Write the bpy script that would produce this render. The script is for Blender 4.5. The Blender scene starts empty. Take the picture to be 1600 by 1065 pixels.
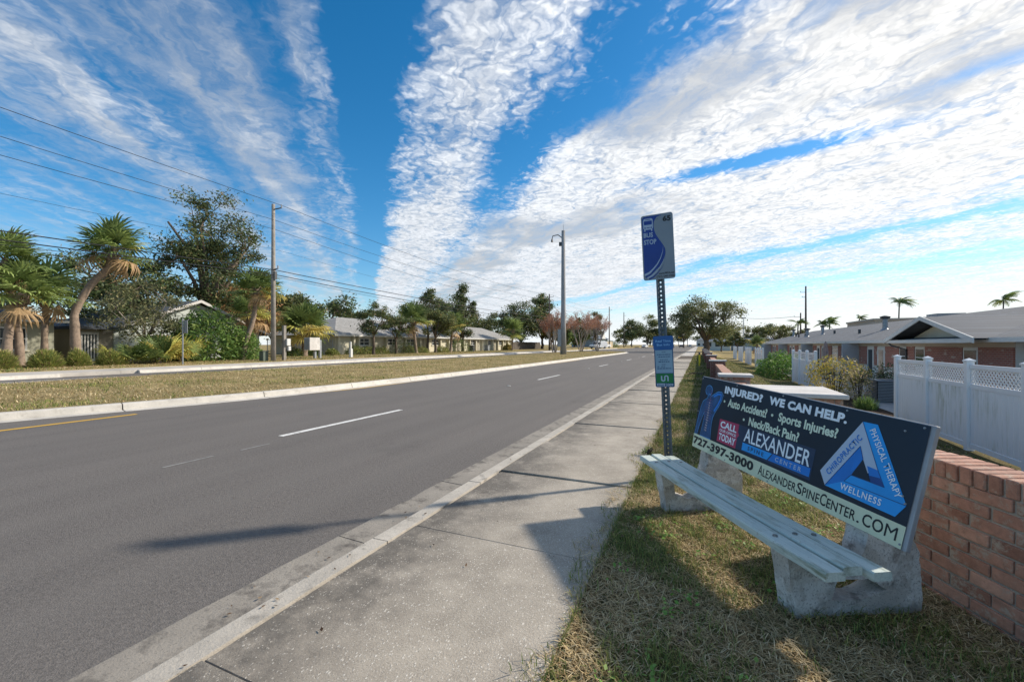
import bpy, bmesh, math, random
import numpy as np
from mathutils import Vector, Matrix, noise

SC = bpy.context.scene
COL = SC.collection
R = math.radians
# ------------------------------------------------------------------ camera
# x runs across the road (right), y along the road (away from the viewer), z up, metres
YAW = math.atan(292 / 667)
CY, SY = math.cos(YAW), math.sin(YAW)
cam_d = bpy.data.cameras.new('camera')
cam = bpy.data.objects.new('camera', cam_d)
COL.objects.link(cam)
cam.location = (0, 0, 1.5)
cam.rotation_euler = (math.pi / 2, 0, YAW)
cam_d.sensor_width = 36
cam_d.lens = 667 / 1600 * 36
cam_d.shift_y = (538 - 532.5) / 1600
cam_d.clip_start = 0.05
cam_d.clip_end = 6000
SC.camera = cam

# ------------------------------------------------------------------ light
SUN_EL = R(32.5)
SUN_AZ = math.atan2(.745, .667)           # clockwise from +y
sun_v = Vector((math.sin(SUN_AZ) * math.cos(SUN_EL), math.cos(SUN_AZ) * math.cos(SUN_EL), math.sin(SUN_EL)))
sd = bpy.data.lights.new('sun', 'SUN')
sd.energy = 2.5
sd.angle = R(1.8)
sd.color = (1, .90, .76)
so = bpy.data.objects.new('sun', sd)
COL.objects.link(so)
so.rotation_euler = sun_v.to_track_quat('Z', 'Y').to_euler()

SC.view_settings.view_transform = 'Standard'
SC.view_settings.look = 'None'
SC.view_settings.exposure = 1.15
SC.view_settings.gamma = 1
SC.view_settings.use_curve_mapping = False
SC.cycles.use_denoising = True
SC.cycles.max_bounces = 6
SC.cycles.diffuse_bounces = 3
SC.cycles.glossy_bounces = 3
SC.cycles.transmission_bounces = 4
SC.cycles.transparent_max_bounces = 6

# ---- node helpers
class NT:
    flat = False
    def __init__(s, tree):
        s.t = tree
        s.n = tree.nodes
        s.l = tree.links
    def new(s, kind, **kw):
        nd = s.n.new(kind)
        for k, v in kw.items():
            setattr(nd, k, v)
        return nd
    def put(s, inp, v):
        if hasattr(v, 'is_linked') or hasattr(v, 'links'):
            s.l.new(v, inp)
        else:
            if isinstance(v, tuple) and len(v) == 3 and inp.type == 'RGBA':
                v = v + (1,)
            inp.default_value = v
    def math(s, op, a, b=None, c=None, clamp=False):
        nd = s.n.new('ShaderNodeMath')
        nd.operation = op
        nd.use_clamp = clamp
        s.put(nd.inputs[0], a)
        if b is not None: s.put(nd.inputs[1], b)
        if c is not None: s.put(nd.inputs[2], c)
        return nd.outputs[0]
    def vmath(s, op, a, b=None, scale=None):
        nd = s.n.new('ShaderNodeVectorMath')
        nd.operation = op
        s.put(nd.inputs[0], a)
        if b is not None: s.put(nd.inputs[1], b)
        if scale is not None: s.put(nd.inputs['Scale'], scale)
        return nd.outputs['Value'] if op in ('DOT_PRODUCT', 'LENGTH') else nd.outputs[0]
    def sep(s, v):
        nd = s.n.new('ShaderNodeSeparateXYZ')
        s.put(nd.inputs[0], v)
        return nd.outputs
    def comb(s, x, y, z=0.0):
        nd = s.n.new('ShaderNodeCombineXYZ')
        s.put(nd.inputs[0], x); s.put(nd.inputs[1], y); s.put(nd.inputs[2], z)
        return nd.outputs[0]
    def noise(s, vec, scale, detail=4, rough=.55, dist=0.0):
        nd = s.n.new('ShaderNodeTexNoise')
        if s.flat: nd.noise_dimensions = '2D'
        s.put(nd.inputs['Vector'], vec)
        nd.inputs['Scale'].default_value = scale
        nd.inputs['Detail'].default_value = detail
        nd.inputs['Roughness'].default_value = rough
        nd.inputs['Distortion'].default_value = dist
        return nd.outputs['Fac']
    def voro(s, vec, scale, feature='F1', out='Distance', rnd=1.0):
        nd = s.n.new('ShaderNodeTexVoronoi')
        nd.feature = feature
        if s.flat: nd.voronoi_dimensions = '2D'
        s.put(nd.inputs['Vector'], vec)
        nd.inputs['Scale'].default_value = scale
        nd.inputs['Randomness'].default_value = rnd
        return nd.outputs[out]
    def ramp(s, fac, stops, interp='LINEAR'):
        nd = s.n.new('ShaderNodeValToRGB')
        cr = nd.color_ramp
        cr.interpolation = interp
        while len(cr.elements) < len(stops):
            cr.elements.new(.5)
        for e, (p, c) in zip(cr.elements, stops):
            e.position = p
            e.color = (c, c, c, 1) if isinstance(c, (int, float)) else tuple(c) + (1,)
        s.put(nd.inputs[0], fac)
        return nd.outputs[0]
    def maprange(s, v, a, b, c=0.0, d=1.0, smooth=False):
        nd = s.n.new('ShaderNodeMapRange')
        nd.interpolation_type = 'SMOOTHSTEP' if smooth else 'LINEAR'
        s.put(nd.inputs[0], v)
        for i, q in enumerate((a, b, c, d)):
            s.put(nd.inputs[i + 1], q)
        return nd.outputs[0]
    def mix(s, fac, a, b, mode='MIX'):
        nd = s.n.new('ShaderNodeMix')
        nd.data_type = 'RGBA'
        nd.blend_type = mode
        s.put(nd.inputs[0], fac); s.put(nd.inputs[6], a); s.put(nd.inputs[7], b)
        return nd.outputs[2]
    def bump(s, h, strength=.3, dist=.01):
        nd = s.n.new('ShaderNodeBump')
        nd.inputs['Strength'].default_value = strength
        nd.inputs['Distance'].default_value = dist
        s.put(nd.inputs['Height'], h)
        return nd.outputs[0]

# ------------------------------------------------------------------ sky with bands of high cloud
world = bpy.data.worlds.new('World')
SC.world = world
world.use_nodes = True
w = NT(world.node_tree)
w.n.clear()
w.flat = True
sky = w.new('ShaderNodeTexSky', sky_type='NISHITA')
sky.sun_disc = False
sky.sun_elevation = SUN_EL
sky.sun_rotation = SUN_AZ
sky.altitude = 0
sky.air_density = 1.0
sky.dust_density = .3
sky.ozone_density = 4.0
hsv = w.new('ShaderNodeHueSaturation')
hsv.inputs['Hue'].default_value = .493
hsv.inputs['Saturation'].default_value = 1.32
hsv.inputs['Value'].default_value = .70
w.put(hsv.inputs['Color'], sky.outputs[0])
dirv = w.new('ShaderNodeTexCoord').outputs['Generated']
dx, dy, dz = w.sep(dirv)
dzc = w.math('ADD', w.math('MAXIMUM', dz, 0.0), .012)
# cloud-layer coordinates: c across the bands, s along them
c = w.math('DIVIDE', w.math('ADD', w.math('MULTIPLY', dx, .740), w.math('MULTIPLY', dy, .673)), dzc)
s_ = w.math('DIVIDE', w.math('ADD', w.math('MULTIPLY', dx, -.673), w.math('MULTIPLY', dy, .740)), dzc)
P = w.comb(c, s_, 0.0)
absc = w.math('ABSOLUTE', c)
warp = w.noise(w.vmath('MULTIPLY', P, (1, .45, 1)), .9, 3, .5)
warp2 = w.noise(w.vmath('MULTIPLY', P, (2.2, .9, 1)), 2.6, 3, .55)
amp = w.math('MULTIPLY_ADD', absc, .20, .17)
cw = w.math('ADD', c, w.math('MULTIPLY', w.math('SUBTRACT', warp, .5), w.math('MULTIPLY', amp, 1.5)))
cw = w.math('ADD', cw, w.math('MULTIPLY', w.math('SUBTRACT', warp2, .5), w.math('MULTIPLY', amp, .8)))
BANDS = [(-3, .54), (-1.9, .52), (-1.35, .52), (-1.2, .62), (-1.05, .76), (-.9, .57), (-.75, .55), (-.58, .70), (-.42, .72), (-.3, .50),
         (-.22, .52), (-.13, .66), (-.06, .30), (.0, .18), (.06, .24), (.16, .60), (.3, .74), (.45, .74), (.6, .62), (.76, .26), (.9, .42), (1.05, .84),
         (1.4, .93), (2.0, .92), (3.2, .95), (3.6, .80), (3.95, .40), (4.3, .74), (5.0, .80), (5.7, .52), (7.0, .70), (9.0, .80)]
cov = w.ramp(w.maprange(cw, -3, 11), [((a + 3) / 14, b) for a, b in BANDS])
# the clear gap closes towards the horizon
boost = w.math('MULTIPLY', w.maprange(s_, 2.0, 3.6, 0, .55, True), w.math('MULTIPLY', w.maprange(cw, .06, .18, 0, 1, True), w.maprange(cw, 1.0, 1.35, 1, 0, True)))
cov = w.math('ADD', cov, w.math('MULTIPLY', boost, w.math('SUBTRACT', 1.05, cov)))
# a lens-shaped clear slot in the main deck
sl = w.math('ADD', c, w.math('MULTIPLY', w.math('SUBTRACT', s_, 1.70), .61))
hole = w.math('ADD', w.math('POWER', w.math('DIVIDE', w.math('SUBTRACT', sl, 1.92), .115), 2.0),
              w.math('POWER', w.math('DIVIDE', w.math('SUBTRACT', s_, 1.70), .42), 2.0))
hole = w.math('EXPONENT', w.math('MULTIPLY', hole, -1.0))
cov = w.math('SUBTRACT', cov, w.math('MULTIPLY', hole, .75))
crack = w.math('EXPONENT', w.math('MULTIPLY', w.math('POWER', w.math('DIVIDE', w.math('SUBTRACT', sl, 1.57), .06), 2.0), -1.0))
cov = w.math('SUBTRACT', cov, w.math('MULTIPLY', w.math('MULTIPLY', crack, w.maprange(s_, .6, 1.35, 1, 0, True)), .34))
# cloudlets: warped small cells where the layer is rippled, smooth drawn-out veil elsewhere
wv = w.comb(w.math('SUBTRACT', w.noise(P, 5, 4, .6), .5), w.math('SUBTRACT', w.noise(w.vmath('ADD', P, (7.3, 2.1, 0)), 5, 4, .6), .5))
Pd = w.vmath('ADD', P, w.vmath('SCALE', wv, scale=.20))
kind = w.maprange(w.noise(w.vmath('MULTIPLY', P, (1, .6, 1)), 1.3, 3, .5), .36, .60, 0, 1, smooth=True)
kind = w.math('MAXIMUM', w.math('MULTIPLY', kind, w.maprange(c, -.35, .15, .45, 1.0, True)), w.math('MAXIMUM', w.maprange(cw, 1.9, 2.3, 0, .9, True), w.math('MULTIPLY', w.maprange(c, .02, .14, 0, .85, True), w.maprange(c, .75, 1.0, 1, 0, True))))
cell = w.math('SUBTRACT', 1.0, w.math('MULTIPLY', w.voro(w.vmath('MULTIPLY', Pd, (1.2, 1, 1)), 17.0), 1.15))
cell2 = w.math('SUBTRACT', 1.0, w.voro(w.vmath('MULTIPLY', Pd, (1.1, .8, 1)), 38.0))
fbm = w.noise(w.vmath('MULTIPLY', Pd, (1.1, .8, 1)), 4.2, 10, .62)
streak = w.noise(w.vmath('MULTIPLY', Pd, (1.5, .16, 1)), 6.0, 8, .62)
rip = w.noise(w.vmath('MULTIPLY', w.vmath('ADD', P, w.vmath('SCALE', wv, scale=.5)), (.5, 2.4, 1)), 5.5, 5, .55)
fine = w.math('ADD', w.math('MULTIPLY', cell, .24), w.math('MULTIPLY', cell2, .14))
veil = w.math('ADD', w.math('MULTIPLY', streak, .30), w.math('MULTIPLY', rip, .16))
low = w.math('ADD', w.math('MULTIPLY', fbm, .52), w.math('MULTIPLY', streak, .30))
det = w.math('ADD', w.math('MULTIPLY', kind, fine), w.math('MULTIPLY', w.math('SUBTRACT', 1.0, kind), veil))
tex = w.math('ADD', low, det)
x = w.math('ADD', tex, cov)
hi_ = w.maprange(kind, 0, 1, 1.78, 1.55)
alpha = w.maprange(x, 1.00, hi_, 0, 1, smooth=True)
sunk = w.math('MAXIMUM', w.vmath('DOT_PRODUCT', dirv, tuple(sun_v)), 0.0)
glow = w.math('POWER', sunk, 2.2)
lum = w.math('ADD', w.math('MULTIPLY', glow, 1.1), 4.15)
shade = w.maprange(w.math('ADD', w.math('MULTIPLY', fbm, .6), w.math('MULTIPLY', kind, w.math('ADD', w.math('MULTIPLY', cell, .30), w.math('MULTIPLY', cell2, .30)))), .32, .86, .66, 1.16)
lum = w.math('MULTIPLY', lum, shade)
ccol = w.vmath('SCALE', w.mix(glow, (.90, .955, 1.03), (1.0, .99, .965)), scale=lum)
skc = w.mix(alpha, hsv.outputs[0], ccol)
hz = w.math('EXPONENT', w.math('MULTIPLY', dz, -24.0))
hz = w.math('MULTIPLY', hz, .72, clamp=True)
skc = w.mix(hz, skc, w.vmath('SCALE', w.mix(glow, (.86, .93, 1.0), (1.0, .93, .84)), scale=w.math('MULTIPLY_ADD', glow, 1.2, 5.4)))
bg = w.new('ShaderNodeBackground')
w.put(bg.inputs[0], skc)
bg.inputs[1].default_value = .1
w.l.new(bg.outputs[0], w.new('ShaderNodeOutputWorld').inputs[0])
world.cycles.sampling_method = 'MANUAL'
world.cycles.sample_map_resolution = 256
# ------------------------------------------------------------------ materials
MATS = {}
def newmat(name):
    m = bpy.data.materials.new(name)
    m.use_nodes = True
    t = NT(m.node_tree)
    t.n.clear()
    out = t.new('ShaderNodeOutputMaterial')
    b = t.new('ShaderNodeBsdfPrincipled')
    t.l.new(b.outputs[0], out.inputs[0])
    MATS[name] = m
    t.b, t.out, t.m = b, out, m
    return t
def coords(t, kind='Object', rnd=True):
    v = t.new('ShaderNodeTexCoord').outputs[kind]
    if rnd:
        r = t.new('ShaderNodeObjectInfo').outputs['Random']
        v = t.vmath('ADD', v, t.vmath('SCALE', (37.0, 91.0, 53.0), scale=r))
    return v
def mat(name, col, rough=.8, var=.18, scale=6.0, bump=.15, bscale=60.0, bdist=.004, orand=0.0, dirt=None, metal=0.0, spec=.5, detail=6):
    """plain procedural surface: two-scale tone variation, optional per-object tone, optional dirt colour, fine relief"""
    t = newmat(name)
    v = coords(t)
    f = t.noise(v, scale, detail, .6)
    lo = tuple(max(0, q * (1 - var)) for q in col)
    hi = tuple(q * (1 + var) for q in col)
    cc = t.ramp(f, [(.3, lo), (.7, hi)])
    if orand:
        r = t.new('ShaderNodeObjectInfo').outputs['Random']
        k = t.maprange(r, 0, 1, 1 - orand, 1 + orand)
        cc = t.vmath('SCALE', cc, scale=k)
    if dirt:
        dcol, amt, dscale = dirt
        d = t.maprange(t.noise(v, dscale, 5, .65), .62 - amt * .3, .78 - amt * .2, 0, 1)
        cc = t.mix(t.math('MULTIPLY', d, .85), cc, dcol)
    t.put(t.b.inputs['Base Color'], cc)
    t.b.inputs['Roughness'].default_value = rough
    t.b.inputs['Metallic'].default_value = metal
    t.b.inputs['Specular IOR Level'].default_value = spec
    if bump:
        t.put(t.b.inputs['Normal'], t.bump(t.noise(v, bscale, 4, .6), bump, bdist))
    return t.m

# asphalt: grey, warm, faint tyre bands, fine grain
t = newmat('asphalt')
v = coords(t, rnd=False)
xx, yy, zz = t.sep(v)
grain = t.noise(v, 160, 3, .7)
big = t.noise(t.vmath('MULTIPLY', v, (1, .25, 1)), .9, 6, .6)
lng = t.noise(t.vmath('MULTIPLY', v, (2.2, .05, 1)), 1.0, 5, .6)
k = t.math('ADD', t.math('MULTIPLY', big, .5), t.math('MULTIPLY', lng, .5))
cc = t.ramp(k, [(.32, (.100, .091, .084)), (.5, (.116, .105, .096)), (.68, (.134, .121, .110))])
cc = t.mix(t.maprange(grain, .3, .75), cc, t.vmath('SCALE', cc, scale=1.55))
mot = t.noise(v, 34, 4, .7)
cc = t.mix(t.maprange(mot, .38, .66), t.vmath('SCALE', cc, scale=.80), t.vmath('SCALE', cc, scale=1.20))
pitv = t.maprange(t.noise(v, 60, 2, .5), .64, .70, 0, .6)
cc = t.mix(pitv, cc, (.03, .029, .028))
chip = t.maprange(t.voro(v, 70, 'F1'), .0, .12, 1, 0)
cc = t.mix(t.math('MULTIPLY', chip, t.maprange(t.noise(v, 25, 2), .55, .65)), cc, (.17, .16, .15))
wh = t.math('ABSOLUTE', t.math('SINE', t.math('MULTIPLY_ADD', xx, 3.49, .55)))      # paired wheel tracks, worn paler
cc = t.mix(t.maprange(t.math('ADD', wh, t.math('MULTIPLY', t.noise(t.vmath('MULTIPLY', v, (1, .12, 1)), 1.5, 4), .5)), .75, 1.3, 0, .35), cc, (.155, .142, .13))
sp_ = t.maprange(t.noise(t.vmath('MULTIPLY', v, (1, .6, 1)), .55, 5, .7), .6, .72, 0, .4)
cc = t.mix(sp_, cc, (.075, .07, .066))
crk = t.maprange(t.noise(t.vmath('MULTIPLY', v, (9, 1.3, 1)), 2.2, 8, .75), .64, .70)
cc = t.mix(t.math('MULTIPLY', crk, .35), cc, (.045, .043, .042))
t.put(t.b.inputs['Base Color'], cc)
t.b.inputs['Roughness'].default_value = .82
t.b.inputs['Specular IOR Level'].default_value = .35
t.put(t.b.inputs['Normal'], t.bump(t.math('ADD', grain, t.math('MULTIPLY', t.voro(v, 110), .8)), .55, .006))

# exposed-aggregate sidewalk: grey paste, white shell chips, dark stain along the kerb
def sidewalk_mat(name, stain):
    t = newmat(name)
    v = coords(t, 'Generated' if False else 'Object', rnd=False)
    gv = t.new('ShaderNodeNewGeometry').outputs['Position']
    px, py, pz = t.sep(gv)
    base = t.ramp(t.noise(gv, 3.0, 7, .65), [(.3, (.27, .235, .19)), (.7, (.44, .39, .32))])
    vor = t.new('ShaderNodeTexVoronoi')
    t.put(vor.inputs['Vector'], t.vmath('ADD', t.vmath('MULTIPLY', gv, (1.35, .8, 1)), t.vmath('SCALE', t.comb(t.noise(gv, 90, 2), t.noise(t.vmath('ADD', gv, (5.1, 1.7, 0)), 90, 2)), scale=.016)))
    vor.inputs['Scale'].default_value = 62
    rc = t.sep(vor.outputs['Color'])
    rnd = rc[0]
    rad_ = t.math('MULTIPLY_ADD', rc[1], .30, .10)
    shell = t.maprange(vor.outputs['Distance'], t.math('SUBTRACT', rad_, .07), rad_, 1, 0)
    shell = t.math('MULTIPLY', shell, t.maprange(rnd, .28, .42))
    v2 = t.new('ShaderNodeTexVoronoi')
    t.put(v2.inputs['Vector'], gv)
    v2.inputs['Scale'].default_value = 120
    pit = t.math('MULTIPLY', t.maprange(v2.outputs['Distance'], .2, .4, 1, 0), t.maprange(t.sep(v2.outputs['Color'])[1], .5, .7))
    cc = t.mix(t.math('MULTIPLY', pit, .55), base, (.085, .08, .075))
    v3 = t.new('ShaderNodeTexVoronoi')
    t.put(v3.inputs['Vector'], gv)
    v3.inputs['Scale'].default_value = 150
    fine_ = t.math('MULTIPLY', t.maprange(v3.outputs['Distance'], .25, .45, 1, 0), t.maprange(t.sep(v3.outputs['Color'])[2], .55, .7))
    cc = t.mix(t.math('MULTIPLY', fine_, .75), cc, (.56, .52, .45))
    d = t.noise(gv, 1.6, 6, .65)
    edge = t.maprange(px, -2.1, -1.25, 1.1, 0)
    wobble = t.math('MULTIPLY', edge, t.maprange(t.math('ADD', t.math('MULTIPLY', d, .6), t.math('MULTIPLY', t.noise(gv, 7, 6, .7), .4)), .36, .60, .1, 1.5))
    far = t.maprange(py, 10, 30, 1, .3)
    st = t.math('MULTIPLY', t.math('MULTIPLY', wobble, stain), far, clamp=True)
    blot = t.maprange(t.noise(gv, 1.1, 5, .6), .52, .72, 0, .45)
    st = t.math('MAXIMUM', st, blot)
    cc = t.mix(t.math('MULTIPLY', st, .78), cc, (.07, .063, .055))
    chipc = t.mix(rc[2], (.40, .36, .30), (.78, .74, .66))
    cc = t.mix(t.math('MULTIPLY', shell, t.math('MULTIPLY_ADD', st, -.45, .9)), cc, chipc)
    t.put(t.b.inputs['Base Color'], cc)
    t.b.inputs['Roughness'].default_value = .85
    h = t.math('ADD', t.math('MULTIPLY', shell, .6), t.noise(gv, 90, 4, .6))
    t.put(t.b.inputs['Normal'], t.bump(h, .5, .006))
    return t.m
sidewalk_mat('aggregate', 1.0)

def concrete(name, col, dark, amt=.45, sc=2.0, speck=.5):
    t = newmat(name)
    v = t.new('ShaderNodeNewGeometry').outputs['Position']
    f = t.noise(v, sc, 7, .65)
    cc = t.ramp(f, [(.3, tuple(q * .78 for q in col)), (.7, tuple(q * 1.15 for q in col))])
    d = t.maprange(t.noise(v, sc * 2.7, 7, .7), .5 + .1 * (1 - amt), .72, 0, amt * 1.3)
    cc = t.mix(d, cc, dark)
    if name == 'bench_concrete':      # flaking white paint left on rough concrete, dark pits
        pt = t.maprange(t.noise(t.vmath('ADD', v, (3.1, 0, 0)), 5.5, 8, .72), .47, .55, 0, .85)
        cc = t.mix(pt, cc, (.66, .65, .62))
        pits = t.maprange(t.voro(v, 75), .0, .24, 1, 0)
        pits = t.math('MULTIPLY', pits, t.maprange(t.noise(v, 6, 4), .46, .6))
        cc = t.mix(pits, cc, (.05, .045, .04))
    sp = t.maprange(t.noise(v, 90, 3, .6), .56, .68, 0, speck)
    cc = t.mix(sp, cc, tuple(q * .45 for q in col))
    t.put(t.b.inputs['Base Color'], cc)
    t.b.inputs['Roughness'].default_value = .88
    t.put(t.b.inputs['Normal'], t.bump(t.math('ADD', t.noise(v, 70, 5, .65), t.noise(v, 9, 4, .6)), .5, .008))
    return t.m
concrete('kerb', (.47, .43, .37), (.16, .145, .125), .6, 2.5, .5)
concrete('gutter', (.27, .245, .21), (.09, .08, .07), 1.0, 1.8, .7)
concrete('kerb_white', (.56, .53, .48), (.26, .23, .19), .5, 1.5, .45)
concrete('walk_far', (.48, .45, .41), (.28, .26, .23), .4, .8, .2)
concrete('patio', (.36, .35, .34), (.2, .19, .18), .4, 1.2, .2)
concrete('bench_concrete', (.46, .435, .40), (.13, .12, .11), .9, 3.2, .9)
concrete('mortar', (.42, .385, .335), (.27, .245, .21), .5, 8.0, .4)
concrete('cap', (.60, .575, .55), (.40, .37, .34), .4, 2.5, .15)
concrete('pole_concrete', (.30, .30, .30), (.2, .2, .2), .4, .6, .3)

def ground_mat(name, cols, sc=1.4):
    t = newmat(name)
    v = t.new('ShaderNodeNewGeometry').outputs['Position']
    f = t.math('ADD', t.math('MULTIPLY', t.noise(v, sc, 8, .7), .55), t.math('MULTIPLY', t.noise(v, sc * 14, 6, .7), .45))
    cc = t.ramp(f, [(.34, cols[0]), (.46, cols[1]), (.55, cols[2]), (.68, cols[3])])
    t.put(t.b.inputs['Base Color'], cc)
    t.b.inputs['Roughness'].default_value = .95
    t.b.inputs['Specular IOR Level'].default_value = .1
    t.put(t.b.inputs['Normal'], t.bump(t.math('ADD', t.noise(v, 40, 6, .75), t.noise(v, 9, 4, .7)), .9, .03))
    return t.m
ground_mat('turf', [(.055, .050, .026), (.105, .095, .040), (.17, .135, .062), (.235, .18, .09)])
ground_mat('turf_far', [(.15, .13, .055), (.25, .20, .09), (.36, .28, .135), (.43, .34, .18)], .8)
ground_mat('mulch', [(.03, .02, .014), (.05, .035, .025), (.075, .05, .035), (.1, .07, .05)], 4)

def leafmat(name, trans=.35, rough=.55):
    m = bpy.data.materials.new(name)
    m.use_nodes = True
    t = NT(m.node_tree)
    t.n.clear()
    a = t.new('ShaderNodeAttribute', attribute_name='Col')
    b = t.new('ShaderNodeBsdfPrincipled')
    t.put(b.inputs['Base Color'], a.outputs['Color'])
    b.inputs['Roughness'].default_value = rough
    b.inputs['Specular IOR Level'].default_value = .25
    tr = t.new('ShaderNodeBsdfTranslucent')
    t.put(tr.inputs[0], a.outputs['Color'])
    mx = t.new('ShaderNodeMixShader')
    mx.inputs[0].default_value = trans
    t.l.new(b.outputs[0], mx.inputs[1]); t.l.new(tr.outputs[0], mx.inputs[2])
    t.l.new(mx.outputs[0], t.new('ShaderNodeOutputMaterial').inputs[0])
    MATS[name] = m
leafmat('leaf')
leafmat('blade', .25, .7)

def brickmat(name, cols, weather):
    t = newmat(name)
    v = coords(t)
    r = t.new('ShaderNodeObjectInfo').outputs['Random']
    base = t.ramp(r, [(0, tuple(q * .72 for q in cols[0])), (.2, cols[0]), (.45, cols[1]), (.7, cols[2]), (.9, cols[3]), (1, tuple(q * 1.15 for q in cols[3]))])
    f = t.noise(v, 14, 7, .7)
    base = t.mix(t.maprange(f, .35, .7), t.vmath('SCALE', base, scale=.72), t.vmath('SCALE', base, scale=1.18))
    g = t.maprange(t.noise(v, 9, 8, .8), .52, .60, 0, weather)
    base = t.mix(g, base, (.42, .36, .29))
    dk = t.maprange(t.noise(v, 26, 5, .7), .58, .7, 0, .5)
    base = t.mix(dk, base, (.10, .05, .035))
    t.put(t.b.inputs['Base Color'], base)
    t.b.inputs['Roughness'].default_value = .88
    t.put(t.b.inputs['Normal'], t.bump(t.math('ADD', f, t.noise(v, 90, 4, .6)), .55, .006))
brickmat('brick', [(.42, .205, .14), (.48, .25, .175), (.42, .22, .16), (.52, .29, .21)], .85)
brickmat('brick_cap', [(.45, .225, .155), (.50, .26, .185), (.45, .24, .175), (.54, .31, .23)], .95)

def brickwall(name, c1, c2, mort, sx=.22, sy=.075, spots=True):
    """far brickwork, pieces too small to tell apart: u along the wall, v up"""
    t = newmat(name)
    p = t.new('ShaderNodeNewGeometry').outputs['Position']
    x, y, z = t.sep(p)
    b = t.new('ShaderNodeTexBrick')
    t.put(b.inputs['Vector'], t.comb(t.math('ADD', x, y), z))
    b.inputs['Scale'].default_value = 1
    b.inputs['Brick Width'].default_value = sx
    b.inputs['Row Height'].default_value = sy
    b.inputs['Mortar Size'].default_value = .008
    b.inputs['Color1'].default_value = c1 + (1,)
    b.inputs['Color2'].default_value = c2 + (1,)
    b.inputs['Mortar'].default_value = mort + (1,)
    cc = b.outputs[0]
    if spots:
        vo = t.new('ShaderNodeTexVoronoi')
        t.put(vo.inputs['Vector'], t.comb(t.math('MULTIPLY', t.math('ADD', x, y), 4.5), t.math('MULTIPLY', z, 13.3)))
        vo.inputs['Scale'].default_value = 1
        sp = t.maprange(t.sep(vo.outputs['Color'])[0], .93, .94)
        cc = t.mix(t.math('MULTIPLY', sp, .8), cc, (.45, .36, .3))
    t.put(t.b.inputs['Base Color'], cc)
    t.b.inputs['Roughness'].default_value = .9
    t.put(t.b.inputs['Normal'], t.bump(b.outputs['Fac'], -.4, .01))
brickwall('brick_far', (.36, .12, .08), (.27, .09, .065), (.33, .27, .23))
brickwall('brick_top', (.40, .20, .13), (.33, .15, .10), (.36, .31, .26), .075, .2, False)
brickwall('brick_pier', (.24, .085, .06), (.19, .065, .05), (.26, .22, .19), .22, .075, False)

def shingle(name, col):
    t = newmat(name)
    p = t.new('ShaderNodeNewGeometry').outputs['Position']
    x, y, z = t.sep(p)
    b = t.new('ShaderNodeTexBrick')
    t.put(b.inputs['Vector'], t.comb(y, t.math('MULTIPLY', z, 3.6)))
    b.inputs['Scale'].default_value = 1
    b.inputs['Brick Width'].default_value = .33
    b.inputs['Row Height'].default_value = .15
    b.inputs['Mortar Size'].default_value = .016
    b.inputs['Color1'].default_value = tuple(q * 1.3 for q in col) + (1,)
    b.inputs['Color2'].default_value = tuple(q * .78 for q in col) + (1,)
    b.inputs['Mortar'].default_value = tuple(q * .5 for q in col) + (1,)
    f = t.noise(p, .6, 6, .6)
    cc = t.mix(t.maprange(f, .35, .7, 0, .6), b.outputs[0], tuple(q * .72 for q in col))
    t.put(t.b.inputs['Base Color'], cc)
    t.b.inputs['Roughness'].default_value = .9
    t.put(t.b.inputs['Normal'], t.bump(t.math('ADD', b.outputs['Fac'], t.noise(p, 60, 3)), -.35, .01))
shingle('shingle', (.105, .122, .148))
shingle('shingle_light', (.33, .325, .315))

mat('road_white', (.72, .71, .68), .7, .12, 8, .3, 120, dirt=((.25, .24, .23), .35, 14))
mat('road_white_worn', (.22, .215, .205), .8, .2, 8, .2, 120)
mat('road_yellow', (.62, .36, .03), .7, .12, 8, .3, 120, dirt=((.3, .22, .1), .3, 14))
t = newmat('slat')
v = t.new('ShaderNodeNewGeometry').outputs['Position']
la = t.vmath('DOT_PRODUCT', v, (-.498, .867, 0)); lw = t.vmath('DOT_PRODUCT', v, (.867, .498, 0))
z_ = t.sep(v)[2]
g1 = t.noise(t.comb(t.math('MULTIPLY', la, 1.6), t.math('MULTIPLY', lw, 60), t.math('MULTIPLY', z_, 60)), 1.5, 6, .65)
g2 = t.noise(t.comb(t.math('MULTIPLY', la, 3.0), t.math('MULTIPLY', lw, 14), t.math('MULTIPLY', z_, 20)), 1.0, 7, .7)
cc = t.ramp(g1, [(.3, (.40, .47, .43)), (.5, (.53, .60, .55)), (.7, (.62, .67, .61))])
cc = t.mix(t.maprange(g2, .53, .70, 0, .85), cc, (.15, .18, .11))
cc = t.mix(t.maprange(t.noise(v, 38, 4, .7), .62, .7, 0, .6), cc, (.30, .27, .22))
t.put(t.b.inputs['Base Color'], cc)
t.b.inputs['Roughness'].default_value = .6
t.put(t.b.inputs['Normal'], t.bump(g1, .35, .004))
mat('steel_bolt', (.25, .25, .25), .4, .2, 30, .1, metal=.9)
mat('galv', (.115, .145, .17), .5, .2, 9, .15, 60, .002, metal=.5)
mat('board_back', (.34, .35, .37), .55, .2, 4, .1, 30, metal=.3)
mat('poster_navy', (.009, .018, .034), .38, .25, 2.5, .03, 20, spec=.4)
mat('poster_cream', (.68, .71, .50), .5, .08, 5, .03, 20, dirt=((.42, .48, .33), .3, 6))
mat('ink_white', (.86, .90, .93), .5, .04, 5, 0)
mat('ink_cream', (.72, .80, .62), .5, .04, 5, 0)
mat('ink_black', (.012, .014, .016), .5, .1, 5, 0)
mat('ink_cyan', (.012, .32, .78), .45, .1, 3, 0)
mat('ink_blue', (.008, .19, .62), .45, .1, 3, 0)
mat('ink_deep', (.006, .055, .22), .45, .15, 3, 0)
mat('ink_box', (.012, .035, .085), .45, .2, 3, 0)
mat('ink_silver', (.46, .55, .68), .45, .06, 3, 0)
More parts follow.
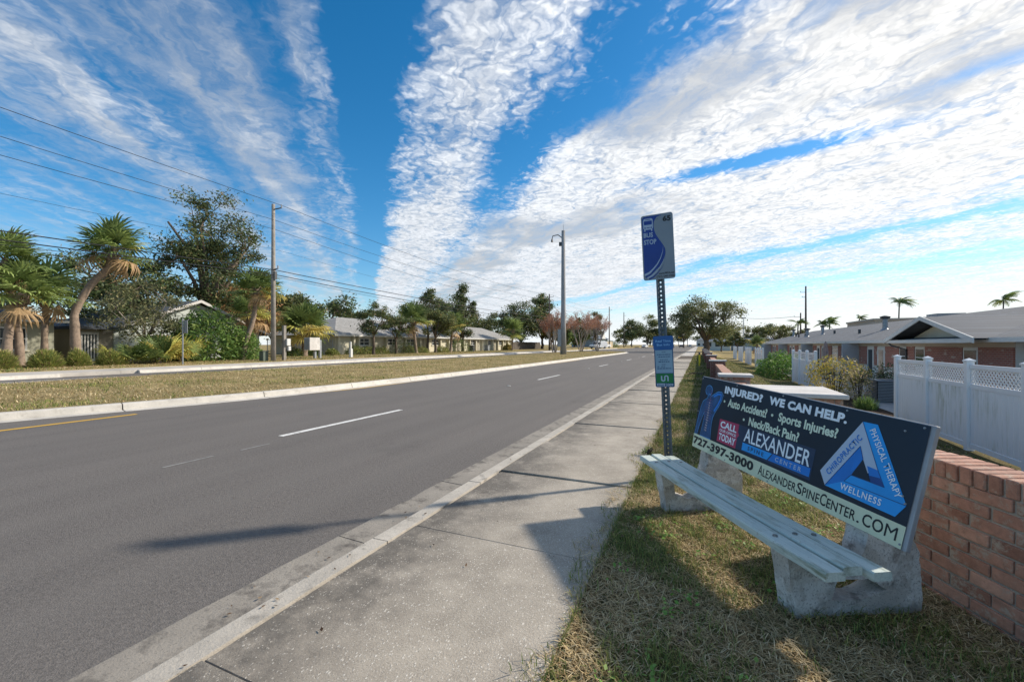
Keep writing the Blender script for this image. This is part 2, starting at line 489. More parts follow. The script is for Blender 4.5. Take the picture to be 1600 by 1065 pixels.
mat('ink_pink', (.44, .035, .10), .45, .1, 3, 0)
mat('ink_mauve', (.16, .10, .22), .5, .3, 30, 0)
mat('ink_bone', (.30, .27, .32), .5, .3, 60, 0)
mat('ink_glow', (.07, .28, .58), .5, .3, 12, 0)
mat('ink_body', (.014, .075, .20), .5, .5, 12, 0)
mat('sign_grey', (.20, .25, .30), .4, .06, 3, 0)
mat('sign_blue', (.002, .036, .25), .4, .08, 3, 0)
mat('sign_pale', (.36, .46, .60), .4, .05, 3, 0)
mat('sign_sky', (.003, .095, .32), .4, .08, 4, 0)
mat('sign_paper', (.22, .36, .48), .45, .05, 4, 0)
mat('sign_green', (.0, .17, .045), .45, .08, 4, 0)
mat('sign_text', (.02, .08, .18), .5, .05, 4, 0)
mat('sign_lilac', (.15, .38, .68), .45, .05, 4, 0)
mat('vinyl', (.86, .87, .88), .35, .03, 3, .02, 20)
t = newmat('vinyl_board')
v = t.new('ShaderNodeNewGeometry').outputs['Position']
stk = t.noise(t.vmath('MULTIPLY', v, (1, 7, .8)), 1.6, 7, .7)
are = t.noise(v, .55, 3, .5)
f = t.math('MULTIPLY', t.maprange(stk, .47, .66), t.maprange(are, .46, .62))
cc = t.mix(t.math('MULTIPLY', f, .8), (.85, .86, .87), (.36, .39, .27))
t.put(t.b.inputs['Base Color'], cc)
t.b.inputs['Roughness'].default_value = .42
mat('white_paint', (.62, .62, .60), .55, .06, 3, .05, 20)
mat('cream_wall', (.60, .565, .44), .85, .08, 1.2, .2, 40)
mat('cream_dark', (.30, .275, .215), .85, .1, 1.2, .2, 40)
mat('green_stucco', (.36, .36, .28), .9, .1, 1.5, .25, 40)
mat('pale_wall', (.50, .55, .53), .85, .08, 1.2, .2, 40)
mat('frieze', (.48, .43, .36), .8, .08, 2, .1, 30)
mat('siding_grey', (.33, .34, .36), .8, .08, 2, .1, 30)
mat('tan_wall', (.46, .40, .35), .85, .06, .5, .1, 20)
mat('soffit', (.36, .31, .27), .8, .08, 2, .05, 20)
mat('blue_house', (.30, .36, .42), .8, .06, .5, 0)
mat('blue_roof', (.16, .19, .24), .8, .1, .5, 0)
mat('wood_pole', (.26, .24, .215), .9, .25, 3, .5, 12, .02)
mat('wood_pole_dark', (.075, .06, .05), .9, .25, 3, .5, 12, .02)
mat('wood_fence', (.50, .42, .30), .85, .15, 2, .2, 20, orand=.15)
mat('wood_fence_grey', (.10, .085, .07), .9, .2, 2, .2, 20, orand=.15)
mat('wire', (.02, .02, .022), .6, .1, 3, 0)
mat('dark_metal', (.05, .055, .06), .5, .15, 6, .05)
mat('mid_metal', (.30, .32, .34), .45, .15, 6, .05, metal=.4)
mat('ac_grey', (.23, .25, .27), .5, .1, 6, .05)
mat('green_box', (.10, .13, .10), .6, .1, 6, .05)
mat('bin_dark', (.03, .035, .04), .5, .1, 6, .05)
mat('bark', (.13, .10, .075), .95, .35, 5, .9, 14, .03)
mat('bark_palm', (.25, .19, .145), .95, .3, 7, .8, 18, .02)
mat('bark_pale', (.33, .29, .25), .9, .25, 6, .5, 14, .02)
mat('car_white', (.78, .78, .78), .25, .02, 3, 0, spec=.6)
mat('car_black', (.012, .012, .014), .2, .02, 3, 0, spec=.6)
mat('car_silver', (.35, .36, .38), .25, .02, 3, 0, metal=.5)
mat('tyre', (.018, .018, .018), .85, .1, 20, .1)
mat('tail_red', (.4, .01, .01), .3, .05, 3, 0)
mat('lamp_glass', (.6, .62, .62), .15, .03, 3, 0)
mat('yellow_plastic', (.60, .52, .01), .5, .08, 6, .03)
mat('signal_yellow', (.55, .30, .01), .5, .05, 4, 0)
mat('twig', (.08, .06, .045), .9, .2, 9, .2)
mat('umbrella_cloth', (.33, .24, .22), .9, .2, 9, .2)
t = newmat('glass')
t.put(t.b.inputs['Base Color'], (.03, .04, .045))
t.b.inputs['Roughness'].default_value = .12
t.b.inputs['Specular IOR Level'].default_value = .35

# ------------------------------------------------------------------ mesh helpers
def lin(*a): return [np.array(q, float) for q in a]
class MB:
    def __init__(s): s.v, s.f = [], []
    def add(s, vs, fs):
        o = len(s.v)
        s.v += [tuple(q) for q in vs]
        s.f += [tuple(i + o for i in f) for f in fs]
        return s
    def box(s, x0, x1, y0, y1, z0, z1, fn=None):
        vs = [(x, y, z) for x in (x0, x1) for y in (y0, y1) for z in (z0, z1)]
        if fn: vs = [fn(*q) for q in vs]
        return s.add(vs, [(0, 1, 3, 2), (4, 6, 7, 5), (0, 4, 5, 1), (2, 3, 7, 6), (0, 2, 6, 4), (1, 5, 7, 3)])
    def prism(s, poly, fn, a, b):
        """polygon (list of 2-tuples, ccw) swept from a to b; fn(p, q, t) -> xyz"""
        n = len(poly)
        vs = [fn(p, q, a) for p, q in poly] + [fn(p, q, b) for p, q in poly]
        fs = [tuple(range(n - 1, -1, -1)), tuple(range(n, 2 * n))] + [(i, (i + 1) % n, n + (i + 1) % n, n + i) for i in range(n)]
        return s.add(vs, fs)
    def tube(s, pts, rad, n=6, caps=True):
        pts = [Vector(p) for p in pts]
        if not hasattr(rad, '__len__'): rad = [rad] * len(pts)
        vs, fs = [], []
        ref = Vector((1, 0, 0))
        for i, p in enumerate(pts):
            d = (pts[min(i + 1, len(pts) - 1)] - pts[max(i - 1, 0)])
            d = d.normalized() if d.length > 1e-9 else Vector((0, 0, 1))
            a = ref - d * ref.dot(d)
            if a.length < .1:
                a = Vector((0, 1, 0)) - d * d.y
            a.normalize(); ref = a
            b = d.cross(a)
            for k in range(n):
                an = 2 * math.pi * k / n
                vs.append(p + (a * math.cos(an) + b * math.sin(an)) * rad[i])
        for i in range(len(pts) - 1):
            for k in range(n):
                fs.append((i * n + k, i * n + (k + 1) % n, (i + 1) * n + (k + 1) % n, (i + 1) * n + k))
        if caps:
            fs.append(tuple(range(n - 1, -1, -1)))
            fs.append(tuple(range((len(pts) - 1) * n, len(pts) * n)))
        return s.add(vs, fs)
    def quad(s, a, b, c, d): return s.add([a, b, c, d], [(0, 1, 2, 3)])
    def build(s, name, m, parent=None, smooth=False, world=True, bevel=0, seg=1):
        off = Vector(parent_world(parent)) if (parent is not None and world) else Vector((0, 0, 0))
        me = bpy.data.meshes.new(name)
        me.from_pydata([(Vector(q) - off)[:] for q in s.v], [], s.f)
        if bevel:
            bm = bmesh.new(); bm.from_mesh(me)
            bmesh.ops.remove_doubles(bm, verts=bm.verts, dist=1e-5)
            ed = [e for e in bm.edges if len(e.link_faces) == 2 and e.calc_face_angle(0) > .5]
            bmesh.ops.bevel(bm, geom=ed, offset=bevel, segments=seg, affect='EDGES', profile=.6)
            bm.to_mesh(me); bm.free()
        return link(name, me, m, parent, smooth)
def parent_world(o):
    p = Vector((0, 0, 0))
    while o is not None:
        p += o.location
        o = o.parent
    return p
def link(name, me, m, parent=None, smooth=False):
    if m is not None and len(me.materials) == 0:
        me.materials.append(MATS[m] if isinstance(m, str) else m)
    if smooth:
        me.polygons.foreach_set('use_smooth', [True] * len(me.polygons))
    o = bpy.data.objects.new(name, me)
    COL.objects.link(o)
    if parent is not None: o.parent = parent
    return o
def tag(o, label=None, cat=None, group=None, kind=None):
    if label: o['label'] = label
    if cat: o['category'] = cat
    if group: o['group'] = group
    if kind: o['kind'] = kind
    return o
def thing(name, label, cat, loc=(0, 0, 0), group=None):
    o = bpy.data.objects.new(name, None)
    COL.objects.link(o)
    o.location = loc
    o.empty_display_size = .2
    return tag(o, label, cat, group)
def struct(o): return tag(o, kind='structure')
def fast_mesh(name, verts, k, cols=None):
    """verts (n*k, 3): n faces of k own corners each; cols (n*k, 3)"""
    verts = np.asarray(verts, np.float32).reshape(-1, 3)
    nv = len(verts); nf = nv // k
    me = bpy.data.meshes.new(name)
    me.vertices.add(nv); me.vertices.foreach_set('co', verts.ravel())
    me.loops.add(nv); me.loops.foreach_set('vertex_index', np.arange(nv, dtype=np.int32))
    me.polygons.add(nf); me.polygons.foreach_set('loop_start', np.arange(0, nv, k, dtype=np.int32))
    me.update(calc_edges=True)
    if cols is not None:
        at = me.attributes.new('Col', 'FLOAT_COLOR', 'POINT')
        c4 = np.ones((nv, 4), np.float32); c4[:, :3] = cols
        at.data.foreach_set('color', c4.ravel())
    return me
def copy_tree(o, parent=None):
    c = o.copy(); COL.objects.link(c); c.parent = parent
    for ch in o.children: copy_tree(ch, c)
    return c
# ------------------------------------------------------------------ the ground and the road
def sstep(a, b, x):
    t = min(1, max(0, (x - a) / (b - a)))
    return t * t * (3 - 2 * t)
def gz(x, y):
    if x < -28.62: return .24 + .10 * sstep(-28.6, -33, x) if x > -33 else .34
    if x < -.63: return -.12
    a = 2.1 - .9 * sstep(5, 14, y)
    b = 5.0 - .4 * sstep(5, 14, y)
    n = noise.noise(Vector((x * .9, y * .5, 0))) * .02
    return .045 - .80 * sstep(a, b, x) + n
xs = [-1500, -600, -300, -150, -100, -80, -60, -50, -45, -40, -36, -33, -31, -30, -29, -28.63, -28.61, -20, -10, -2.7, -.64, -.61, -.45] + [round(-.3 + .15 * i, 3) for i in range(41)] + [6.2, 7, 8, 10, 12, 15, 20, 30, 50, 80, 150, 300, 600, 1500]
ys = [-200, -100, -50, -20, -8, -4, -2, -1] + [round(-.5 + .3 * i, 3) for i in range(42)] + [12.5, 13, 14, 15, 16, 18, 20, 22, 25, 28, 32, 36, 40, 45, 50, 56, 62, 70, 80, 90, 100, 120, 150, 200, 300, 500, 900, 2500]
vs = [(x, y, gz(x, y)) for y in ys for x in xs]
nx = len(xs)
fs = [(j * nx + i, j * nx + i + 1, (j + 1) * nx + i + 1, (j + 1) * nx + i) for j in range(len(ys) - 1) for i in range(nx - 1)]
b = MB().add(vs, fs)
gnd = struct(b.build('ground', 'turf', smooth=True))
gnd.data.materials.append(MATS['turf_far'])
for p in gnd.data.polygons:
    if p.center.x < -28 or p.center.y > 40: p.material_index = 1
b = MB()
yl = [-120, -40] + list(range(-20, 60, 4)) + [60, 80, 120, 200, 400, 900]
for i in range(len(yl) - 1):
    xl = [-26.9, -20, -14, -10, -6, -2.55]
    for j in range(len(xl) - 1):
        b.quad((xl[j], yl[i], 0), (xl[j + 1], yl[i], 0), (xl[j + 1], yl[i + 1], 0), (xl[j], yl[i + 1], 0))
road = struct(b.build('road', 'asphalt'))
# lane paint
def paint(name, m, x, w_, y0, y1, z=.004, x1=None):
    b = MB()
    x1 = x if x1 is None else x1
    b.quad((x - w_ / 2, y0, z), (x + w_ / 2, y0, z), (x1 + w_ / 2, y1, z), (x1 - w_ / 2, y1, z))
    return b.build(name, m, road)
for k in range(9):
    paint('lane_dash', 'road_white', -6.27, .125, 4.88 + 12.19 * k, 7.96 + 12.19 * k)
    b = MB().box(-6.32, -6.22, 14.0 + 12.19 * k, 14.1 + 12.19 * k, .004, .018)
    if k < 4: b.build('road_reflector', 'road_white', road, bevel=.004)
paint('edge_line', 'road_yellow', -11.15, .14, 1.2, 5.18, x1=-11.1)
paint('edge_line', 'road_yellow', -11.08, .12, 8.7, 11.4, x1=-10.60)
paint('edge_line', 'road_yellow', -10.60, .12, 11.4, 40.0, x1=-10.48)
paint('worn_line', 'road_white_worn', -5.98, .05, 3.05, 3.65)
paint('worn_line', 'road_white_worn', -5.95, .05, 4.0, 4.45)
for k in range(7): paint('lane_dash', 'road_white', -25.2, .12, 7.2 + 12.19 * k, 10.2 + 12.19 * k)

# sidewalk slabs, each its own piece
sw = struct(bpy.data.objects.new('sidewalk', None)); COL.objects.link(sw)
rng = random.Random(4)
for k in range(-3, 36):
    y0 = 1.22 + 1.6 * k
    dz = rng.uniform(-.004, .004)
    g = .004
    b = MB().box(-2.075, -.62, y0 + g, y0 + 1.6 - g, -.08, .06)
    o = b.build('slab', 'aggregate', sw, bevel=.005)
    o.location.z = dz
    o.rotation_euler = (rng.uniform(-.0015, .0015), rng.uniform(-.0015, .0015), 0)
b = MB().box(-2.075, -.62, 1.22 + 1.6 * 36 + .01, 600, -.08, .06)
b.build('slab_run', 'walk_far', sw)
b = MB().box(-2.07, -.63, -4, 60, -.115, .028)
b.build('joint_bed', 'mulch', sw)

# kerb and gutter on this side, cast in lengths
kb = struct(bpy.data.objects.new('kerb', None)); COL.objects.link(kb)
ks = [-6.6, -3.55, -.6, 2.5, 3.95, 6.9, 9.9, 13, 16, 19, 22.1, 25.1, 28.2, 31.2, 34.3, 40.3, 46.4, 60, 90, 400]
prof_k = [(-2.30, .012), (-2.245, .048), (-2.225, .06), (-2.092, .062), (-2.088, -.1), (-2.30, -.1)]
prof_g = [(-2.575, .008), (-2.56, .016), (-2.31, .006), (-2.303, -.1), (-2.575, -.1)]
for i in range(len(ks) - 1):
    dz = rng.uniform(-.004, .004)
    for prof, nm, mm in ((prof_k, 'kerb_length', 'kerb'), (prof_g, 'gutter_length', 'gutter')):
        b = MB()
        n = max(1, int((ks[i + 1] - ks[i]) / .25)) if ks[i + 1] < 20 else 1
        y0, y1 = ks[i] + .006, ks[i + 1] - .006
        ring = []
        for q in range(n + 1):
            y = y0 + (y1 - y0) * q / n
            wob = noise.noise(Vector((y * 2.3, 5, 0))) * .006
            wo2 = noise.noise(Vector((y * 3.1, 9, 0))) * .014
            ring.append([(p + (wo2 if (nm[0] == 'g' and p < -2.5) else 0), y, z + (wob if z > 0 else 0)) for p, z in prof])
        m_ = len(prof)
        vv = [q for r_ in ring for q in r_]
        ff = [(r_ * m_ + j, r_ * m_ + (j + 1) % m_, (r_ + 1) * m_ + (j + 1) % m_, (r_ + 1) * m_ + j) for r_ in range(n) for j in range(m_)]
        ff += [tuple(range(m_)), tuple(range(n * m_, n * m_ + m_))[::-1]]
        o = b.add(vv, ff).build(nm, mm, kb)
        o.location.z = dz

# median: raised turf island with a pale kerb cast in lengths
def resample(pl, step):
    pts = [Vector((x, y)) for x, y in pl]
    out = [pts[0]]
    need = step
    for a, b_ in zip(pts, pts[1:]):
        L = (b_ - a).length
        d = 0
        while L - d >= need:
            d += need
            out.append(a + (b_ - a) * d / L)
            need = step
        need -= (L - d)
    return out
def smooth(pl, it=2):
    for _ in range(it):
        q = [pl[0]]
        for a, b_ in zip(pl, pl[1:]):
            q += [(a[0] * .75 + b_[0] * .25, a[1] * .75 + b_[1] * .25), (a[0] * .25 + b_[0] * .75, a[1] * .25 + b_[1] * .75)]
        pl = q + [pl[-1]]
    return pl
edge = [(-15.5, -40), (-14.6, -10), (-13.6, -2), (-12.75, 3), (-12.0, 5.6), (-11.45, 7.6), (-11.0, 11), (-10.72, 18), (-10.72, 28), (-11.1, 46), (-11.4, 66), (-11.6, 77), (-12.2, 82), (-14, 85), (-17, 86), (-20, 84), (-21.8, 79), (-22.2, 70), (-22.2, -40)]
edge = smooth(edge, 2)
med = struct(bpy.data.objects.new('median', None)); COL.objects.link(med)
pts = resample(edge, .76)
def off(pts, i, d):
    a, b_ = pts[max(0, i - 1)], pts[min(len(pts) - 1, i + 1)]
    tg = (b_ - a).normalized()
    return pts[i] + Vector((-tg.y, tg.x)) * d       # to the left of travel = into the island
prof = [(-.30, .004), (-.02, .010), (.02, .125), (.05, .15), (.19, .155), (.20, -.05), (-.30, -.05)]
i = 0
while i < len(pts) - 4:
    seg = list(range(i, min(i + 4, len(pts) - 1) + 1))
    vv, ff = [], []
    for n_, q in enumerate(seg):
        for d, z in prof:
            p = off(pts, q, d)
            vv.append((p.x, p.y, z))
    m_ = len(prof)
    tg0 = (pts[seg[1]] - pts[seg[0]]).normalized() * .012
    tg1 = (pts[seg[-1]] - pts[seg[-2]]).normalized() * .012
    for j in range(m_):
        vv[j] = (vv[j][0] + tg0.x, vv[j][1] + tg0.y, vv[j][2])
        e_ = len(vv) - m_ + j
        vv[e_] = (vv[e_][0] - tg1.x, vv[e_][1] - tg1.y, vv[e_][2])
    for r_ in range(len(seg) - 1):
        for j in range(m_):
            ff.append((r_ * m_ + j, r_ * m_ + (j + 1) % m_, (r_ + 1) * m_ + (j + 1) % m_, (r_ + 1) * m_ + j))
    ff += [tuple(range(m_)), tuple(range((len(seg) - 1) * m_, len(seg) * m_))[::-1]]
    if pts[i].y > -6: MB().add(vv, ff).build('kerb_length', 'kerb_white', med)
    i += 4
# turf top: rows across the island
def mspan(y):
    xsn = []
    for a, b_ in zip(pts, pts[1:]):
        if (a.y - y) * (b_.y - y) <= 0 and a.y != b_.y:
            xsn.append(a.x + (b_.x - a.x) * (y - a.y) / (b_.y - a.y))
    return (max(xsn) - .19, min(xsn) + .19) if len(xsn) > 1 else None
def mz(x, y):
    s = mspan(y)
    if not s: return .14
    t_ = (s[0] - x) / max(.1, s[0] - s[1])
    return .15 + .05 * math.sin(math.pi * min(1, max(0, t_))) + .025 * noise.noise(Vector((x * .7, y * .4, 3)))
rows = [y for y in [-39] + [-10 + 1.5 * i for i in range(64)] + [85.3] if mspan(y)]
vv, ff = [], []
NC = 14
for y in rows:
    a, b_ = mspan(y)
    for j in range(NC):
        x = a + (b_ - a) * j / (NC - 1)
        vv.append((x, y, mz(x, y)))
for r_ in range(len(rows) - 1):
    for j in range(NC - 1):
        ff.append((r_ * NC + j, (r_ + 1) * NC + j, (r_ + 1) * NC + j + 1, r_ * NC + j + 1))
MB().add(vv, ff).build('median_turf', 'turf_far', med, smooth=True)
# far kerb and walk
fw = struct(bpy.data.objects.new('far_sidewalk', None)); COL.objects.link(fw)
fk = [-30 + 3.05 * i for i in range(62)]
for i in range(len(fk) - 1):
    y0, y1 = fk[i] + .01, fk[i + 1] - .01
    if i == 13: continue
    pf = [(-26.6, .004), (-26.9, .012), (-26.94, .14), (-26.98, .155), (-27.12, .16), (-27.12, -.1), (-26.6, -.1)]
    MB().prism([(p, z) for p, z in pf], lambda p, q, t_: (p, t_, q), y0, y1).build('kerb_length', 'kerb_white', fw)
for i in range(48):
    y0 = -24 + 2.4 * i
    b = MB().prism([(-28.62, .22), (-28.62, -.1), (-27.13, -.1), (-27.13, .165)], lambda p, q, t_: (p, t_, q), y0 + .006, y0 + 2.394)
    b.build('slab', 'walk_far', fw)
# drive that crosses the far walk at the left
b = MB().prism([(-40, .36), (-40, .2), (-28.63, .1), (-28.63, .262)], lambda p, q, t_: (p, t_, q), 4.0, 8.3)
struct(b.build('driveway', 'walk_far'))
# ------------------------------------------------------------------ lettering
def text_mesh(body, bold=0.0, space=1.0):
    cu = bpy.data.curves.new('lettering', 'FONT')
    cu.body = body
    cu.offset = bold
    cu.space_character = space
    cu.resolution_u = 3
    ob = bpy.data.objects.new('lettering', cu)
    COL.objects.link(ob)
    bpy.context.view_layer.update()
    me = bpy.data.meshes.new_from_object(ob.evaluated_get(bpy.context.evaluated_depsgraph_get()))
    bpy.data.objects.remove(ob); bpy.data.curves.remove(cu)
    me.materials.clear()
    return me
def lettering(body, m, parent, fn, u0, u1, v0, v1, bold=0.0, space=1.0, h=.0022, box=None, slant=0.0, name='lettering', ref=None):
    """text stretched into the box u0..u1, v0..v1 (cap height) of a surface fn(u, v, h)"""
    me = text_mesh(body, bold, space)
    n = len(me.vertices)
    co = np.empty(n * 3); me.vertices.foreach_get('co', co); co = co.reshape(-1, 3)
    x0, x1 = co[:, 0].min(), co[:, 0].max()
    if ref is None: ref = 'H'
    rm = text_mesh(ref, bold)
    rc = np.empty(len(rm.vertices) * 3); rm.vertices.foreach_get('co', rc); rc = rc.reshape(-1, 3)
    y0, y1 = rc[:, 1].min(), rc[:, 1].max()
    bpy.data.meshes.remove(rm)
    po = Vector(parent_world(parent))
    out = []
    for x, y, z in co:
        a, b_ = (x - x0) / (x1 - x0), (y - y0) / (y1 - y0)
        out.append(Vector(fn(u0 + (u1 - u0) * a + slant * b_, v0 + (v1 - v0) * b_, h)) - po)
    me.vertices.foreach_set('co', [q for p in out for q in p])
    me.update()
    return link(name, me, m, parent)
def shape(name, poly, m, parent, fn, h=.0015, n=1):
    """flat printed polygon on a surface fn(u, v, h), cut fine enough to follow it"""
    bm = bmesh.new()
    vv = [bm.verts.new((u, v, 0)) for u, v in poly]
    bm.faces.new(vv)
    bmesh.ops.triangulate(bm, faces=bm.faces[:])
    for _ in range(3):
        lg = [e for e in bm.edges if e.calc_length() > .045]
        if lg: bmesh.ops.subdivide_edges(bm, edges=lg, cuts=1)
        bmesh.ops.triangulate(bm, faces=bm.faces[:])
    po = Vector(parent_world(parent))
    for q in bm.verts: q.co = Vector(fn(q.co.x, q.co.y, h)) - po
    me = bpy.data.meshes.new(name)
    bm.to_mesh(me); bm.free()
    return link(name, me, m, parent)
def stroke(name, pts, wd, m, parent, fn, h=.002, closed=False):
    b = MB()
    P_ = [Vector(p) for p in pts]
    if closed: P_ = P_ + [P_[0]]
    for i in range(len(P_) - 1):
        pass
    L, Rr = [], []
    for i, p in enumerate(P_):
        a = P_[max(0, i - 1)]; c_ = P_[min(len(P_) - 1, i + 1)]
        if closed and i in (0, len(P_) - 1): a, c_ = P_[-2], P_[1]
        d = (c_ - a).normalized()
        nn = Vector((-d.y, d.x)) * wd / 2
        L.append(p + nn); Rr.append(p - nn)
    vs = [fn(q.x, q.y, h) for q in L] + [fn(q.x, q.y, h) for q in Rr]
    k = len(P_)
    fs = [(k + i, k + i + 1, i + 1, i) for i in range(k - 1)]
    return b.add(vs, fs).build(name, m, parent)
def arc(cx, cy, rx, ry, a0, a1, n=16):
    return [(cx + rx * math.cos(R(a0 + (a1 - a0) * i / n)), cy + ry * math.sin(R(a0 + (a1 - a0) * i / n))) for i in range(n + 1)]
def disc(cx, cy, r, n=12): return arc(cx, cy, r, r, 0, 360 - 360 / n, n - 1)

# ------------------------------------------------------------------ advertising bench
bench = thing('bus_bench', 'weathered bench with three pale green slats and a dark advertising backrest', 'bench', (.25, 3.3, .045))
U = Vector((-.498, .867, 0)); Wv = Vector((.867, .498, 0))
S0 = Vector((.524, 2.335, 0))                  # near street-side corner of the seat
def bw(a, w_, z): return tuple(S0 + U * a + Wv * w_ + Vector((0, 0, z)))
# slats: a along the bench, w across
for i, (w0, w1, a0, a1, z) in enumerate(((.0, .10, .0, 2.06, .468), (.118, .215, .03, 2.08, .472), (.232, .325, -.01, 2.04, .462))):
    b = MB()
    n = 14
    zt, zb = z, z - .042
    sec = [(w0 + .006, zt), (w1 - .006, zt), (w1, zt - .007), (w1, zb), (w0, zb), (w0, zt - .008)]
    vv, ff = [], []
    for q in range(n + 1):
        a = a0 + (a1 - a0) * q / n
        for (ww, zz_) in sec:
            j = noise.noise(Vector((a * 5, ww * 9, i))) * .0025
            vv.append(bw(a, ww + j, zz_ + j * .7 - .008 * math.sin(math.pi * q / n)))
    m_ = len(sec)
    for q in range(n):
        for k in range(m_):
            ff.append((q * m_ + k, q * m_ + (k + 1) % m_, (q + 1) * m_ + (k + 1) % m_, (q + 1) * m_ + k))
    ff += [tuple(range(m_))[::-1], tuple(range(n * m_, n * m_ + m_))]
    sl_ = b.add(vv, ff).build('slat', 'slat', bench)
    for a in (.38, 1.83):
        b = MB().tube([bw(a, (w0 + w1) / 2, zt - .01), bw(a, (w0 + w1) / 2, zt + .003)], [.014, .012], 10)
        b.build('bolt', 'steel_bolt', sl_)
# cast concrete end frames
def end_frame(a0, a1, hole, seed, k=0.0, skew=0.0):
    outer = [(.13, -.08), (.105, .16), (.06, .425), (.35, .425), (.40, .36), (.51 + k, .36), (.545 + k, .52), (.685 + k, 1.03), (.76 + k, 1.03), (.71 + k, .62), (.80 + k, .44), (.86 + k, .36), (.87 + k, -.08)]
    bm = bmesh.new()
    rings = [outer] + ([hole] if hole else [])
    for ring in rings:
        pp = []
        for i in range(len(ring)):
            p, q = Vector(ring[i]), Vector(ring[(i + 1) % len(ring)])
            k = max(1, int((q - p).length / .06))
            pp += [p + (q - p) * j / k for j in range(k)]
        vv = [bm.verts.new((p.x, 0, p.y)) for p in pp]
        for i in range(len(vv)): bm.edges.new((vv[i], vv[(i + 1) % len(vv)]))
    bmesh.ops.triangle_fill(bm, edges=bm.edges[:], use_beauty=True)
    ex = bmesh.ops.extrude_face_region(bm, geom=bm.faces[:])
    up = [g for g in ex['geom'] if isinstance(g, bmesh.types.BMVert)]
    for v_ in up: v_.co.y = 1.0
    bmesh.ops.recalc_face_normals(bm, faces=bm.faces[:])
    bmesh.ops.subdivide_edges(bm, edges=[e for e in bm.edges if e.calc_length() > .05], cuts=2, use_grid_fill=True)
    bmesh.ops.triangulate(bm, faces=bm.faces[:])
    po = Vector(parent_world(bench))
    for v_ in bm.verts:
        w_, t_, z = v_.co
        p = Vector(bw(a0 + (a1 - a0) * t_ + skew * (.5 - w_), w_, z))
        n1 = noise.noise_vector(p * 9 + Vector((seed, 0, 0))) * .009 + noise.noise_vector(p * 28) * .004
        v_.co = p + n1 - po
    me = bpy.data.meshes.new('end_frame')
    bm.to_mesh(me); bm.free()
    return link('end_frame', me, 'bench_concrete', bench)
end_frame(.315, .445, [(.33, .14), (.37, .245), (.54, .24), (.66, .17), (.5, .125)], 2)
end_frame(1.77, 1.895, [(.20, .19), (.185, .37), (.33, .385), (.42, .34), (.46, .20), (.32, .15)], 7, -.045)
# backrest board: corners measured on the real board, slightly twisted
BL, BR, TL, TR = (Vector(q) for q in ((-.056, 4.25, .575), (.903, 2.67, .50), (.033, 4.383, 1.20), (1.042, 2.738, 1.10)))
PN = ((BR - BL).cross(TL - BL)).normalized()
PW, PH = 1.95, .60
def pan(u, v, h=0.0):
    a, c_ = u / PW, v / PH
    p = (BL * (1 - a) + BR * a) * (1 - c_) + (TL * (1 - a) + TR * a) * c_
    return tuple(p + PN * h)
def grid_sheet(name, u0, u1, v0, v1, h, m, parent, nu=40, nv=10, th=0.0, flat=False):
    b = MB()
    vv = [pan(u0 + (u1 - u0) * i / nu, v0 + (v1 - v0) * j / nv, h) for j in range(nv + 1) for i in range(nu + 1)]
    ff = [(j * (nu + 1) + i, j * (nu + 1) + i + 1, (j + 1) * (nu + 1) + i + 1, (j + 1) * (nu + 1) + i) for j in range(nv) for i in range(nu)]
    return b.add(vv, ff).build(name, m, parent)
def panb(u, v, h):
    a, c_ = u / PW, v / PH
    p = (BL * (1 - a) + BR * a) * (1 - c_) + (TL * (1 - a) + TR * a) * c_
    return tuple(p + PN * h)
board = MB().box(-.004, PW + .022, -.004, PH + .006, -.032, -.004, fn=panb).build('backrest_board', 'board_back', bench, bevel=.006, seg=2)
grid_sheet('poster', 0, PW, 0, PH, 0, 'poster_navy', board)
grid_sheet('poster_strip', 0, PW, 0, .109, .0012, 'poster_cream', board, nv=2)
for u_, v_ in ((.015, .585), (.5, .588), (1.0, .588), (1.5, .586), (1.925, .585), (1.84, .55), (1.92, .21), (1.9, .24), (.012, .30), (.5, .012), (1.0, .012), (1.94, .02)):
    MB().tube([pan(u_, v_, -.002), pan(u_, v_, .004)], [.0075, .005], 8).build('screw', 'mid_metal', board)
LT = lambda s_, m_, u0, u1, v0, v1, **k: lettering(s_, m_, board, pan, u0, u1, v0, v1, **k)
LT('727-397-3000', 'ink_black', .012, .838, .027, .090, bold=.045, space=1.06)
# small capitals: big initials, smaller rest
def smallcaps(words, u0, u1, v0, v1, m_):
    tot = 0
    segs = []
    for wd in words:
        segs += [(wd[0], 1.0, .072 if wd[0] not in '.C' or True else .06), (wd[1:], .80, None)]
    wts = []
    for s2, k, _ in segs:
        wts.append(k * sum(.45 if ch in '.I' else (1.15 if ch == 'M' else 1.0) for ch in s2))
    S = sum(wts); u = u0
    for (s2, k, _), q in zip(segs, wts):
        e = u + (u1 - u0) * q / S
        LT(s2, m_, u + .003, e - .003, v0, v0 + (v1 - v0) * (1 if k == 1 else .8), bold=.012, space=1.03)
        u = e
smallcaps(['ALEXANDER', 'SPINE', 'CENTER'], .892, 1.69, .026, .092, 'ink_black')
LT('.', 'ink_black', 1.697, 1.712, .026, .088, ref='H')
LT('CO', 'ink_black', 1.728, 1.845, .026, .088, bold=.012, space=1.05)
LT('M', 'ink_black', 1.855, 1.918, .026, .088)
LT('INJURED?', 'ink_white', .356, .81, .508, .565, bold=.055, space=1.04)
LT('WE CAN HELP.', 'ink_white', .878, 1.515, .510, .567, bold=.055, space=1.06)
for u_, v_ in ((.374, .443), (.932, .442), (.646, .352)):
    shape('bullet', [(u_ + .0115 * math.cos(a * .5236), v_ + .0095 * math.sin(a * .5236)) for a in range(12)], 'ink_cream', board, pan, .0022)
LT('Auto Accident?', 'ink_cream', .424, .88, .411, .474, bold=.035, space=1.0)
LT('Sports Injuries?', 'ink_cream', .993, 1.474, .415, .474, bold=.035, space=1.0)
